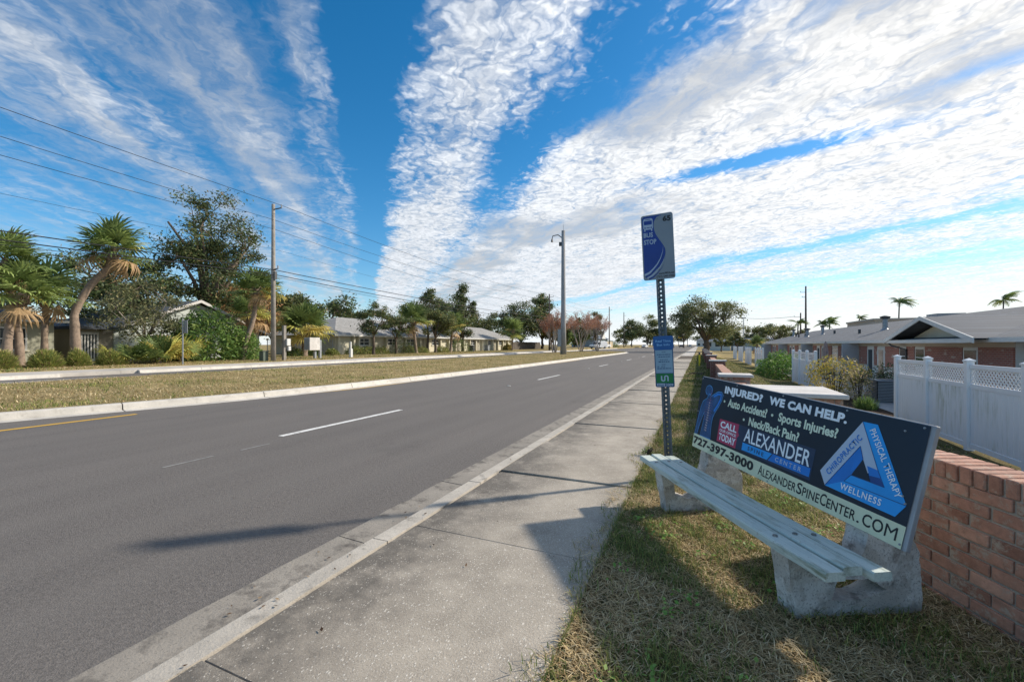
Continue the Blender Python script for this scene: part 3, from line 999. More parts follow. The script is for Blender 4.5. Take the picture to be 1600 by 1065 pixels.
LT('Neck/Back Pain?', 'ink_cream', .706, 1.20, .322, .383, bold=.035, space=1.0)
shape('logo_box', [(.58, .128), (1.345, .128), (1.345, .318), (.58, .306)], 'ink_box', board, pan, .001)
shape('tag', [(.352, .124), (.603, .126), (.603, .205), (.622, .228), (.603, .25), (.603, .307), (.352, .299)], 'ink_pink', board, pan, .0015)
LT('CALL', 'ink_white', .372, .585, .237, .288, bold=.03, h=.0026)
LT('OUR OFFICE', 'ink_white', .372, .588, .206, .226, bold=.02, h=.0026)
LT('TODAY', 'ink_white', .372, .592, .141, .194, bold=.03, h=.0026)
LT('ALEXANDER', 'ink_white', .684, 1.322, .203, .298, bold=.012, h=.0026, space=1.03)
shape('logo_bar', [(.678, .137), (.958, .142), (.996, .194), (.678, .191)], 'ink_cyan', board, pan, .0018)
shape('logo_bar', [(.968, .142), (1.335, .146), (1.335, .199), (1.006, .195)], 'ink_blue', board, pan, .0018)
LT('SPINE', 'ink_box', .745, .918, .152, .179, bold=.015, space=1.5, h=.003)
LT('CENTER', 'ink_silver', 1.035, 1.268, .156, .183, bold=.015, space=1.5, h=.003)
# three-bar triangle emblem
em = 'emblem'
A_, B_, C_, D_, E_, F_ = (1.610, .546), (1.697, .548), (1.929, .203), (1.888, .133), (1.458, .140), (1.406, .210)
i1, i2, i3 = (1.627, .414), (1.575, .203), (1.804, .249)     # outer corners of the inner bars
h1, h2, h3 = (1.658, .351), (1.609, .248), (1.727, .248)     # the hole
wR, wL = (1.752, .320), (1.688, .324)
shape(em, [A_, F_, E_, i1, wL, wR], 'ink_silver', board, pan, .0016)
shape(em, [B_, A_, wR, i3, C_], 'ink_cyan', board, pan, .0017)
shape(em, [E_, D_, C_, (1.575, .203)], 'ink_cyan', board, pan, .0018)
shape(em, [E_, (1.575, .203), (1.609, .248), (1.658, .351), i1], 'ink_blue', board, pan, .0019)
shape(em, [(1.575, .203), C_, i3, h3, h2], 'ink_cyan', board, pan, .0020)
shape(em, [wL, wR, i3, h3], 'ink_blue', board, pan, .0021)
shape(em, [h1, h2, h3], 'poster_navy', board, pan, .0024)
shape(em, [i1, h1, (1.640, .30), (1.60, .262)], 'ink_blue', board, pan, .0023)
shape(em, [(1.727, .248), (1.804, .249), (1.772, .285), (1.712, .280)], 'ink_deep', board, pan, .0025)
for q in ((A_, wR), (wR, i3), (i2, C_), (E_, i1), (i2, h2), (i3, h2), (i1, h1)):
    stroke(em, q, .0035, 'ink_deep', board, pan, .0028)
def along(p0, p1):
    """surface with u along p0->p1 and v to its left"""
    p0, p1 = Vector(p0), Vector(p1)
    d = p1 - p0
    dm = Vector((d.x, d.y)); L_ = dm.length; dm /= L_
    nn = Vector((-dm.y, dm.x))
    return (lambda u, v, h: pan(*(p0 + dm * u + nn * v), h)), L_
f_, L_ = along((1.448, .219), (1.606, .471)); lettering('CHIROPRACTIC', 'ink_blue', board, f_, 0, L_, -.030, .004, bold=.015, space=1.15, h=.0045)
f_, L_ = along((1.672, .516), (1.884, .226)); lettering('PHYSICAL THERAPY', 'ink_white', board, f_, 0, L_, -.014, .020, bold=.015, space=1.1, h=.0048)
f_, L_ = along((1.560, .160), (1.808, .157)); lettering('WELLNESS', 'ink_white', board, f_, 0, L_, -.004, .030, bold=.02, space=1.2, h=.0045)
# figure seen from behind with glowing outline and spine
fig = 'figure_print'
body = [(.098, .112), (.115, .20), (.125, .27), (.115, .315), (.085, .25), (.06, .16), (.048, .112), (.012, .112), (.02, .17), (.035, .27), (.05, .345), (.07, .395), (.10, .415), (.128, .43), (.133, .455), (.145, .47),
        (.172, .468), (.176, .45), (.215, .475), (.27, .505), (.32, .507), (.345, .485), (.335, .44), (.305, .385), (.27, .335), (.248, .29), (.242, .235), (.25, .17), (.262, .113)]
bb = MB()
bm = bmesh.new()
vv = [bm.verts.new(pan(u, v, .0012)) for u, v in body]
for i in range(len(vv)): bm.edges.new((vv[i], vv[(i + 1) % len(vv)]))
bmesh.ops.triangle_fill(bm, edges=bm.edges[:], use_beauty=True)
po = Vector(parent_world(board))
for v_ in bm.verts: v_.co -= po
me = bpy.data.meshes.new(fig); bm.to_mesh(me); bm.free()
link(fig, me, 'ink_body', board)
head = arc(.135, .497, .05, .042, -70, 250, 22)
shape(fig, head, 'ink_body', board, pan, .0014)
stroke(fig, head, .006, 'ink_glow', board, pan, .0019)
stroke(fig, body, .006, 'ink_glow', board, pan, .0018, closed=True)
stroke(fig, [(.215, .455), (.27, .485), (.315, .487), (.318, .45), (.285, .39), (.25, .34)], .018, 'ink_blue', board, pan, .0016)
for k in range(17):
    t_ = k / 16
    u_ = .178 - .002 * math.sin(t_ * 5) - .012 * t_; v_ = .50 - .33 * t_
    hw = .006 + .010 * t_
    shape(fig, [(u_ - hw, v_ - .007), (u_ + hw, v_ - .009), (u_ + hw, v_ + .004), (u_ - hw, v_ + .006)], 'ink_bone' if k > 4 else 'ink_mauve', board, pan, .0023)
for k in range(9):
    v_ = .42 - .021 * k
    hw = .04 + .018 * math.sin(min(1, k / 5) * 1.5)
    stroke(fig, arc(.172 - k * .001, v_ - .01, hw, .014, 15, 165, 8), .004, 'ink_mauve', board, pan, .0021)

# ------------------------------------------------------------------ bus stop sign
sign = thing('bus_stop_sign', 'leaning bus stop sign with blue and grey panel on perforated steel post', 'bus stop sign', (-.285, 4.90, 0))
ax = Vector((-SY, CY, 0))
sign.rotation_euler = Matrix.Rotation(R(-2.7), 4, ax).to_euler()
def sbuild(b, name, m, parent, **k): return b.build(name, m, parent, world=False, **k)
# U-channel post: perforated web facing the road user, two folded flanges with outer lips
HT = 2.9
post = MB()
pitch = .047; hw = .019; hr = .0092
nz = int((HT + .25) / pitch)
for k in range(nz):
    z0 = -.25 + k * pitch; zc = z0 + pitch / 2
    oc = [(hr * math.cos(R(22.5 + 45 * q)), hr * math.sin(R(22.5 + 45 * q))) for q in range(8)]
    sq = [(hw, pitch * .25), (hw * .4, pitch / 2), (-hw * .4, pitch / 2), (-hw, pitch * .25), (-hw, -pitch * .25), (-hw * .4, -pitch / 2), (hw * .4, -pitch / 2), (hw, -pitch * .25)]
    vs = [(x_, 0, zc + q) for x_, q in oc] + [(x_, 0, zc + q) for x_, q in sq]
    fs = [(q, (q + 1) % 8, 8 + (q + 1) % 8, 8 + q) for q in range(8)]
    cnr = [(hw, pitch / 2), (-hw, pitch / 2), (-hw, -pitch / 2), (hw, -pitch / 2)]
    base_i = 16
    vs += [(x_, 0, zc + q) for x_, q in cnr]
    fs += [(8, 16, 9), (10, 17, 11), (12, 18, 13), (14, 19, 15)]
    post.add(vs, fs)
for s2 in (-1, 1):
    prof = [(s2 * hw, 0), (s2 * .024, -.026), (s2 * .043, -.028), (s2 * .043, -.0245), (s2 * .0265, -.0225), (s2 * (hw + .003), .0025)]
    post.prism(prof if s2 > 0 else prof[::-1], lambda p, q, t_: (p, q, t_), -.25, HT)
po_ = sbuild(post, 'post', 'galv', sign)
SWd, SH, SZ = .325, .70, 2.20
sx0 = -.155 - .015
def sf(u, v, h): return (sx0 + u, -.034 - h, SZ + v)
def rrect(x0, x1, y0, y1, r, n=4):
    pts_ = []
    for cx, cy, a0 in ((x1 - r, y1 - r, 0), (x0 + r, y1 - r, 90), (x0 + r, y0 + r, 180), (x1 - r, y0 + r, 270)):
        pts_ += arc(cx, cy, r, r, a0, a0 + 90, n)
    return pts_
b = MB().prism(rrect(0, SWd, 0, SH, .025), lambda p, q, t_: sf(p, q, t_), -.003, 0)
pl = sbuild(b, 'sign_panel', 'sign_grey', sign)
def sshape(name, poly, m, par, fn, h=.0012): return sbuild(MB().add([fn(u, v, h) for u, v in poly], [tuple(range(len(poly)))]), name, m, par)
def slet(s2, m_, par, fn, u0, u1, v0, v1, **k):
    # children of the tilted sign live in its own frame
    o = lettering(s2, m_, par, lambda u, v, h: tuple(Vector(fn(u, v, h)) + Vector(parent_world(par))), u0, u1, v0, v1, **k)
    return o
def curve_u(v):       # right edge of the blue field
    q = v / SH
    return SWd * (.45 + .28 * math.exp(-((q - .42) / .2) ** 2) - .06 * math.exp(-((q - .8) / .15) ** 2) + .10 * sstep(.88, 1.0, q)) 
blue = [(.012, .07)]
for k in range(1, 25):
    v = .07 + (SH - .03 - .07) * k / 24
    u = curve_u(v)
    if v < .30: u = .012 + (curve_u(.30) - .012) * (1 - (1 - (v - .07) / .23) ** 2) ** .5 if v > .07 else .012
    blue.append((u, v))
blue += [(.22, SH - .012), (.03, SH - .012), (.012, SH - .03)]
bm = bmesh.new()
vv = [bm.verts.new(sf(u, v, .0008)) for u, v in blue]
for i in range(len(vv)): bm.edges.new((vv[i], vv[(i + 1) % len(vv)]))
bmesh.ops.triangle_fill(bm, edges=bm.edges[:], use_beauty=True)
me = bpy.data.meshes.new('blue_field'); bm.to_mesh(me); bm.free()
link('blue_field', me, 'sign_blue', pl)
sw1 = [(u + .004, v - .004) for u, v in [(.012, .065), (.06, .085), (.10, .12), (.145, .17), (.18, .23), (.205, .30), (.212, .36)]]
def swoosh(name, pts_, wd, m_, h):
    L = len(pts_)
    l2, r2 = [], []
    for i, (u, v) in enumerate(pts_):
        a = Vector(pts_[max(0, i - 1)]); c_ = Vector(pts_[min(L - 1, i + 1)])
        d = (c_ - a).normalized(); nn = Vector((-d.y, d.x)) * wd * (1 - i / (L - 1)) / 2
        l2.append((u + nn.x, v + nn.y)); r2.append((u - nn.x, v - nn.y))
    vs = [sf(u, v, h) for u, v in l2] + [sf(u, v, h) for u, v in r2]
    return sbuild(MB().add(vs, [(L + i, L + i + 1, i + 1, i) for i in range(L - 1)]), name, m_, pl)
swoosh('stripe', sw1, .022, 'sign_pale', .0014)
swoosh('stripe', [(u * 1.02 + .006, v - .022) for u, v in sw1], .02, 'sign_blue', .0013)
swoosh('stripe', [(u * 1.0 + .025, v - .035) for u, v in sw1[:-1]], .018, 'sign_pale', .0016)
swoosh('stripe', [(u * 1.0 + .042, v - .048) for u, v in sw1[:-2]], .018, 'sign_blue', .0015)
# bus pictogram
sshape('bus_symbol', rrect(.022, .122, .545, .665, .022), 'sign_pale', pl, sf, .0012)
sshape('bus_symbol', rrect(.031, .113, .598, .640, .006), 'sign_blue', pl, sf, .0017)
sshape('bus_symbol', rrect(.045, .099, .650, .656, .002), 'sign_blue', pl, sf, .0017)
sshape('bus_symbol', [(u, v) for u, v in disc(.040, .566, .0075)], 'sign_blue', pl, sf, .0017)
sshape('bus_symbol', [(u, v) for u, v in disc(.104, .566, .0075)], 'sign_blue', pl, sf, .0017)
sshape('bus_symbol', rrect(.056, .088, .563, .570, .002), 'sign_blue', pl, sf, .0017)
sshape('bus_symbol', rrect(.030, .043, .528, .548, .003), 'sign_pale', pl, sf, .0011)
sshape('bus_symbol', rrect(.101, .114, .528, .548, .003), 'sign_pale', pl, sf, .0011)
slet('BUS', 'sign_pale', pl, sf, .022, .118, .462, .512, bold=.03)
slet('STOP', 'sign_pale', pl, sf, .022, .150, .385, .437, bold=.03)
slet('65', 'ink_black', pl, sf, .222, .305, .612, .668, bold=.045)
slet('www.PSTA.net', 'ink_black', pl, sf, .158, .315, .054, .072, bold=.03)
slet('(727) 540-1900', 'ink_black', pl, sf, .135, .315, .020, .040, bold=.02)
for z_ in (.055, .60): sbuild(MB().tube([sf(.165, z_ + .05, -.001), sf(.165, z_ + .05, .006)], [.009, .006], 8), 'bolt', 'steel_bolt', pl)
# information panel lower on the post
IZ, IH, IW = 1.045, .545, .20
def nf(u, v, h): return (-.10 + u, -.034 - h, IZ + v)
ip = sbuild(MB().prism(rrect(.004, IW - .004, 0, IH, .018), lambda p, q, t_: nf(p, q, t_), -.003, 0), 'information_panel', 'sign_text', sign)
sshape('panel_head', rrect(-.002, IW + .002, .40, IH + .004, .02), 'sign_sky', ip, nf, .001)
slet('Real Time', 'sign_lilac', ip, nf, .022, .178, .483, .507, bold=.03)
slet('Bus Info', 'sign_lilac', ip, nf, .034, .166, .443, .467, bold=.03)
sshape('panel_sheet', [(.014, .152), (IW - .014, .152), (IW - .014, .398), (.014, .398)], 'sign_paper', ip, nf, .001)
rr = random.Random(8)
for v, u0, u1, th in ((.374, .08, .12, .006), (.345, .03, .17, .009), (.322, .045, .165, .008), (.29, .06, .14, .007), (.268, .045, .155, .010), (.24, .075, .12, .007), (.217, .03, .05, .008), (.217, .07, .11, .008), (.196, .028, .17, .010)):
    u = u0
    while u < u1:            # rows of print too small to read in the photograph
        l = rr.uniform(.010, .03)
        sshape('small_print', [(u, v), (min(u1, u + l), v), (min(u1, u + l), v + th), (u, v + th)], 'sign_text', ip, nf, .0016)
        u += l + .005
sshape('green_square', [(.014, .045), (IW - .014, .045), (IW - .014, .145), (.014, .145)], 'sign_green', ip, nf, .0012)
lg = [(.068, .122)] + arc(.084, .082, .016, .014, 180, 360, 8) + arc(.116, .108, .016, .014, 180, 0, 8) + [(.132, .065)]
P2 = [Vector(p) for p in lg]
l2, r2 = [], []
for i, p in enumerate(P2):
    d = (P2[min(len(P2) - 1, i + 1)] - P2[max(0, i - 1)]).normalized(); nn = Vector((-d.y, d.x)) * .0065
    l2.append(p + nn); r2.append(p - nn)
k = len(P2)
sbuild(MB().add([nf(q.x, q.y, .002) for q in l2] + [nf(q.x, q.y, .002) for q in r2], [(k + i, k + i + 1, i + 1, i) for i in range(k - 1)]), 'transit_symbol', 'sign_pale', ip)
sshape('stop_number_field', [(.018, .012), (.10, .012), (.10, .04), (.018, .04)], 'sign_pale', ip, nf, .0012)
slet('Stop#', 'sign_text', ip, nf, .028, .092, .019, .033, bold=.02)
slet('2009', 'sign_pale', ip, nf, .108, .182, .012, .038, bold=.03)

# ------------------------------------------------------------------ brickwork near the bench
def brick_mesh(name, lx, ly, lz, bev=.0035):
    b = MB().box(-lx / 2, lx / 2, -ly / 2, ly / 2, -lz / 2, lz / 2)
    me = bpy.data.meshes.new(name)
    me.from_pydata(b.v, [], b.f)
    bm = bmesh.new(); bm.from_mesh(me)
    bmesh.ops.bevel(bm, geom=bm.edges[:], offset=bev, segments=1, affect='EDGES')
    for v_ in bm.verts: v_.co += noise.noise_vector(v_.co * 40 + Vector((len(name), 0, 0))) * .0022
    bm.to_mesh(me); bm.free()
    return me
rng = random.Random(11)
dW = Vector((.375, -.927, 0)).normalized(); nW = Vector((-dW.y, dW.x, 0))
wall = thing('brick_wing_wall', 'low red brick wall topped by bricks on edge beside the bench', 'brick wall', (1.02, 3.91, 0))
wall.rotation_euler = (0, 0, math.atan2(dW.y, dW.x))
WL, TH, BLn, BH, J = 3.0, .235, .203, .0625, .0125
stretch = [brick_mesh('brick', BLn, TH, BH) for _ in range(1)]
half = brick_mesh('brick', (BLn - J) / 2, TH, BH)
rowl = brick_mesh('brick', .060, TH + .006, .094, .005)
for m_ in stretch + [half]: m_.materials.append(MATS['brick'])
rowl.materials.append(MATS['brick_cap'])
def put(me, parent, loc, rz=0, jit=.0022):
    o = bpy.data.objects.new('brick', me); COL.objects.link(o); o.parent = parent
    o.location = Vector(loc) + Vector((rng.uniform(-jit, jit), rng.uniform(-jit, jit) * 1.5, rng.uniform(-jit, jit) * .6))
    o.rotation_euler = (rng.uniform(-.006, .006), rng.uniform(-.006, .006), rz + rng.uniform(-.006, .006))
    return o
NCO = 11
for c_ in range(NCO):
    z = -.09 + (c_ + .5) * (BH + J)
    x = 0.0
    if c_ % 2:
        put(half, wall, ((BLn - J) / 4, TH / 2, z)); x = (BLn - J) / 2 + J
    while x < WL:
        put(stretch[0], wall, (x + BLn / 2, TH / 2, z)); x += BLn + J
ztop = -.09 + NCO * (BH + J)
x = .0
while x < WL + .1:
    put(rowl, wall, (x + .03, TH / 2, ztop + .047), jit=.003); x += .0735
MB().box(.006, WL + .1, .012, TH - .012, -.1, ztop + .084).build('mortar', 'mortar', wall, world=False)
# entrance pier with a broad white cap, then piers and a low wall along the verge
def pier(x0, x1, y0, y1, h, label, fine, seed, group=None):
    p = thing('brick_pier', label, 'brick pier', ((x0 + x1) / 2, (y0 + y1) / 2, .02), group)
    hx, hy = (x1 - x0) / 2, (y1 - y0) / 2
    MB().box(-hx, hx, -hy, hy, h - .075, h - .02).build('cap', 'cap', p, world=False, bevel=.008)
    ix, iy = hx - .05, hy - .05
    if not fine:
        MB().box(-ix, ix, -iy, iy, -.2, h - .077).build('shaft', 'brick_pier', p, world=False)
        return p
    MB().box(-ix + .012, ix - .012, -iy + .012, iy - .012, -.2, h - .077).build('mortar', 'mortar', p, world=False)
    me = brick_mesh('brick', .203, .1, .0625); me.materials.append(MATS['brick'])
    n = int((h - .08) / .075) + 1
    for c_ in range(n):
        z = h - .08 - (c_ + .5) * .075 + .005
        for side in range(4):
            L = ix if side % 2 == 0 else iy
            x = -L + (.1 if (c_ + side) % 2 else 0)
            while x < L - .05:
                e = min(L, x + .203)
                if e - x > .06:
                    cx = (x + e) / 2
                    loc = {0: (cx, -iy + .05, z), 1: (ix - .05, cx, z), 2: (cx, iy - .05, z), 3: (-ix + .05, cx, z)}[side]
                    o = put(me, p, loc, 0 if side % 2 == 0 else math.pi / 2, .001)
                    o.scale = ((e - x) / .203, 1, 1)
                x = e + .0125
    return p
pier(.60, 1.64, 6.25, 7.42, .895, 'broad brick pier with wide white cap right behind the bench', True, 1)
names = ['brick pier with white cap just beyond the broad capped pier', 'second capped brick pier along the verge wall', 'third capped brick pier along the verge wall', 'fourth capped brick pier along the verge wall', 'fifth capped brick pier along the verge wall',
         'sixth capped brick pier along the verge wall', 'far capped brick pier short of the spreading oak']
py_ = [10.0, 18.8, 28, 37, 46, 56, 68]
for k, (y, nm) in enumerate(zip(py_, names)):
    pier(.37, 1.0, y - .3, y + .3, .89, nm, k == 0, k + 2, 'piers along the verge wall')
prev = 7.42
wn = ['low brick wall between the broad pier and the next capped pier'] + ['stretch of low brick wall between the %s capped piers' % q for q in ('first two', 'second and third', 'third and fourth', 'fourth and fifth', 'fifth and sixth', 'last two')]
for k, y in enumerate(py_):
    a, b_ = (prev + (.31 if k else -.04)), y - .31
    t_ = thing('low_brick_wall', wn[k], 'brick wall', (.72, (a + b_) / 2, .02), 'stretches of verge wall')
    MB().box(.60, .82, a + .03, b_ + .03, -.15, .66).build('face', 'brick_pier', t_)
    MB().box(.585, .835, a + .03, b_ + .03, .662, .74).build('coping', 'brick_top', t_)
    prev = y
# ------------------------------------------------------------------ foliage helpers
def palette(rs, n, cols):
    """n leaf tones drawn from weighted colours with small variation"""
    ws = np.array([q[0] for q in cols], float); ws /= ws.sum()
    ix = rs.choice(len(cols), n, p=ws)
    c_ = np.array([q[1] for q in cols])[ix]
    return c_ * rs.uniform(.7, 1.3, (n, 1)) * 2.1
def leaf_quads(rs, cen, size, aspect=.55, up=.35, jit=.35):
    """diamond leaves at cen (n,3) with random facing, biased upwards"""
    n = len(cen)
    nr = rs.normal(size=(n, 3)); nr[:, 2] = np.abs(nr[:, 2]) + up
    nr /= np.linalg.norm(nr, axis=1, keepdims=True)
    a = rs.normal(size=(n, 3)); a -= nr * (a * nr).sum(1, keepdims=True)
    a /= np.linalg.norm(a, axis=1, keepdims=True)
    b_ = np.cross(nr, a)
    s = size * rs.uniform(1 - jit, 1 + jit, (n, 1))
    q = np.stack([cen - a * s, cen - b_ * s * aspect, cen + a * s, cen + b_ * s * aspect], 1)
    return q.reshape(-1, 3)
GREEN = [(5, (.055, .085, .026)), (3, (.085, .12, .034)), (2, (.035, .05, .022)), (1, (.14, .13, .045))]
OLIVE = [(5, (.072, .085, .034)), (3, (.048, .062, .026)), (2, (.115, .12, .048)), (1, (.16, .13, .06))]
def crown_tree(name, label, base, H, rad, trunk_h, tr, seed, leaves=5000, leaf=.13, cols=OLIVE, clusters=34, spread=.8, shape_fn=None, lean=(0, 0), barkm='bark', group=None, cat='tree', hollow=.45, csize=.30, limbs=6):
    """tapered trunk, limbs to every clump, clumps of small leaves with gaps between"""
    rs = np.random.RandomState(seed); rn = random.Random(seed)
    leaves = int(leaves * 1.65); leaf *= .76
    base = Vector(base)
    tree = thing(name, label, cat, base, group)
    top = base + Vector((lean[0], lean[1], trunk_h))
    tb = MB()
    k = 5
    tp = [base + (top - base) * (i / k) + Vector((noise.noise(Vector((i * .7, seed, 0))), noise.noise(Vector((i * .7, seed, 5))), 0)) * tr * .8 * (i > 0) for i in range(k + 1)]
    tb.tube([tp[0] - Vector((0, 0, .2))] + tp, [tr * 1.5] + [tr * (1.25 - .5 * i / k) for i in range(k + 1)], 8)
    cz = (H + trunk_h) / 2
    cen = []
    for i in range(clusters):
        for _ in range(40):
            d = Vector((rn.gauss(0, 1), rn.gauss(0, 1), rn.gauss(0, 1))).normalized()
            rr_ = rn.random() ** hollow
            q = Vector((d.x * rad[0] * rr_, d.y * rad[1] * rr_, d.z * (H - trunk_h) * .5 * rr_))
            if shape_fn is None or shape_fn(q.x / rad[0], q.y / rad[1], (q.z + (H - trunk_h) / 2) / (H - trunk_h)): break
        cen.append(base + Vector((lean[0] * 1.2, lean[1] * 1.2, cz)) + q)
    # limbs
    nl = limbs
    hubs = []
    for i in range(nl):
        an = 2 * math.pi * (i + rn.random() * .7) / nl
        e = base + Vector((lean[0], lean[1], 0)) + Vector((math.cos(an) * rad[0] * .5, math.sin(an) * rad[1] * .5, trunk_h + (H - trunk_h) * rn.uniform(.25, .7)))
        m_ = top.lerp(e, .5) + Vector((0, 0, (H - trunk_h) * .06)) + Vector((rn.uniform(-1, 1), rn.uniform(-1, 1), 0)) * rad[0] * .1
        st = tp[-1].lerp(tp[-2], rn.random() * .8)
        tb.tube([st, m_, e], [tr * .55, tr * .38, tr * .2], 6)
        hubs += [m_, e]
    hubs.append(top)
    vs, cs = [], []
    for c_ in cen:
        h_ = min(hubs, key=lambda q: (q - c_).length)
        mid = h_.lerp(c_, .5) + Vector((rn.uniform(-1, 1), rn.uniform(-1, 1), rn.uniform(-.3, .6))) * (c_ - h_).length * .15
        tb.tube([h_, mid, c_], [tr * .2, tr * .12, tr * .03], 4, caps=False)
        r_ = rn.uniform(.65, 1.35) * csize * min(rad[0], rad[1], (H - trunk_h) * .6)
        n = int(leaves / clusters * rn.uniform(.6, 1.4))
        p = rs.normal(size=(n, 3)) * np.array([r_, r_, r_ * .68]) * .62 * spread
        # twigs inside the clump
        for _ in range(3):
            e = c_ + Vector(rs.normal(size=3)) * r_ * .6
            tb.tube([c_, e], [tr * .04, tr * .015], 3, caps=False)
        vs.append(leaf_quads(rs, p + np.array(c_), leaf, .5, .35, .6))
        tone = rn.uniform(.75, 1.25)
        cs.append(np.repeat(palette(rs, n, cols) * tone, 4, 0))
    tb.build('trunk', barkm, tree, smooth=True)
    off_ = np.array(base)
    me = fast_mesh('crown', np.concatenate(vs) - off_, 4, np.concatenate(cs))
    link('crown', me, 'leaf', tree)
    return tree
def shrub(name, label, base, r, h, seed, n=1500, leaf=.05, cols=GREEN, aspect=.4, cat='shrub', group=None, dome=True, stems=9, stemm='twig', upright=0.0):
    rs = np.random.RandomState(seed)
    base = Vector(base)
    t_ = thing(name, label, cat, base, group)
    tb = MB()
    rn = random.Random(seed)
    for i in range(stems):
        an = rn.uniform(0, 6.283); q = rn.uniform(.3, .9)
        e = base + Vector((math.cos(an) * r[0] * q, math.sin(an) * r[1] * q, h * rn.uniform(.6, .95)))
        m_ = base.lerp(e, .5) + Vector((0, 0, .12 * h))
        tb.tube([base + Vector((math.cos(an), math.sin(an), 0)) * r[0] * .12 - Vector((0, 0, .05)), m_, e], [.018, .013, .005], 4)
    tb.build('stems', stemm, t_)
    d = rs.normal(size=(n, 3)); d[:, 2] = np.abs(d[:, 2]) if dome else d[:, 2]
    d /= np.linalg.norm(d, axis=1, keepdims=True)
    lump = np.array([1 + .22 * noise.noise(Vector(q) * 3 + Vector((seed, 0, 0))) for q in d])
    rr_ = rs.uniform(.25, 1, n) ** .4 * lump
    p = d * rr_[:, None] * np.array([r[0], r[1], h if dome else h / 2])
    if not dome: p[:, 2] += h / 2
    p[:, 2] = np.maximum(p[:, 2], .03)
    if upright:
        # narrow blades pointing outward and up
        ax_ = d * np.array([1, 1, .6]) + np.array([0, 0, upright]); ax_ += rs.normal(size=(n, 3)) * .25
        ax_ /= np.linalg.norm(ax_, axis=1, keepdims=True)
        sd_ = np.cross(ax_, rs.normal(size=(n, 3))); sd_ /= np.linalg.norm(sd_, axis=1, keepdims=True)
        L = leaf * rs.uniform(.7, 1.5, (n, 1))
        q = np.stack([p - ax_ * L, p + sd_ * L * aspect * .5, p + ax_ * L, p - sd_ * L * aspect * .5], 1).reshape(-1, 3)
    else:
        q = leaf_quads(rs, p, leaf, aspect)
    link('foliage', fast_mesh('foliage', q, 4, np.repeat(palette(rs, n, cols), 4, 0)), 'leaf', t_)
    return t_
# fan frond (sabal) as one leaf mesh: stalk plus folded, drooping segments
def fan_frond(seed, stalk=.9, blade=1.0, cols=GREEN, droop=.35, nseg=24, spread=125):
    rs = np.random.RandomState(seed)
    quads, colr = [], []
    c0 = palette(rs, 1, cols)[0]
    def q4(a, b_, c_, d, col): quads.extend([a, b_, c_, d]); colr.extend([col] * 4)
    A = lambda t_: np.array([0, t_ * stalk, .10 * math.sin(t_ * 1.6) * stalk])
    for i in range(4):
        a, b_ = A(i / 4), A((i + 1) / 4)
        for ox, oz in ((.018, 0), (0, .018)):
            o = np.array([ox, 0, oz])
            q4(a - o, a + o, b_ + o * .8, b_ - o * .8, c0 * .9)
    tip = A(1)
    for i in range(nseg):
        an = R(-spread + 2 * spread * (i + .5) / nseg + rs.uniform(-3, 3))
        L = blade * (1 - .22 * abs(an) / R(spread)) * rs.uniform(.85, 1.1)
        d = np.array([math.sin(an), math.cos(an), 0])
        sd_ = np.array([math.cos(an), -math.sin(an), 0])
        wd = L * math.sin(R(spread / nseg)) * .52
        dr = droop * rs.uniform(.6, 1.5)
        lift = .12 * math.cos(an * 2)
        p0 = tip
        p1 = tip + d * L * .5 + np.array([0, 0, lift * L - dr * .08 * L])
        p2 = tip + d * L * .80 + np.array([0, 0, lift * L - dr * .45 * L])
        p3 = tip + d * L * (.98 - .15 * dr) + np.array([0, 0, lift * L - dr * 1.05 * L])
        up = np.array([0, 0, wd * .4])
        col = c0 * rs.uniform(.75, 1.3)
        q4(p0, p1 - sd_ * wd, p1 + up, p1 + sd_ * wd, col)
        q4(p1 - sd_ * wd, p2 - sd_ * wd * .55, p2 + up * .6, p1 + up, col)
        q4(p1 + up, p2 + up * .6, p2 + sd_ * wd * .55, p1 + sd_ * wd, col * .85)
        q4(p2 - sd_ * wd * .55, p3, p2 + sd_ * wd * .55, p2 + up * .6, col * 1.1)
    return fast_mesh('frond', np.array(quads), 4, np.array(colr))
PG = [(4, (.075, .105, .035)), (3, (.11, .14, .045)), (1, (.06, .08, .03))]
PY = [(3, (.22, .21, .055)), (2, (.17, .18, .05)), (1, (.28, .23, .07))]
PB = [(3, (.20, .135, .075)), (2, (.15, .10, .06)), (1, (.26, .18, .10))]
FR = {'g': [fan_frond(s2, .85, 1.0, PG, .15, 22, 145) for s2 in (1, 2, 3)], 'y': [fan_frond(s2, .9, 1.0, PY, .26, 22, 145) for s2 in (4, 5)], 'b': [fan_frond(s2, .8, .85, PB, .8, 20) for s2 in (6, 7)]}
for ml in FR.values():
    for me in ml: me.materials.append(MATS['leaf'])
def place_frond(tree, me, at_, az, el, scale, roll=0):
    o = bpy.data.objects.new('frond', me); COL.objects.link(o); o.parent = tree
    o.location = at_
    o.rotation_euler = (Matrix.Rotation(az, 3, 'Z') @ Matrix.Rotation(el, 3, 'X') @ Matrix.Rotation(roll, 3, 'Y')).to_euler()
    o.scale = (scale,) * 3
    return o
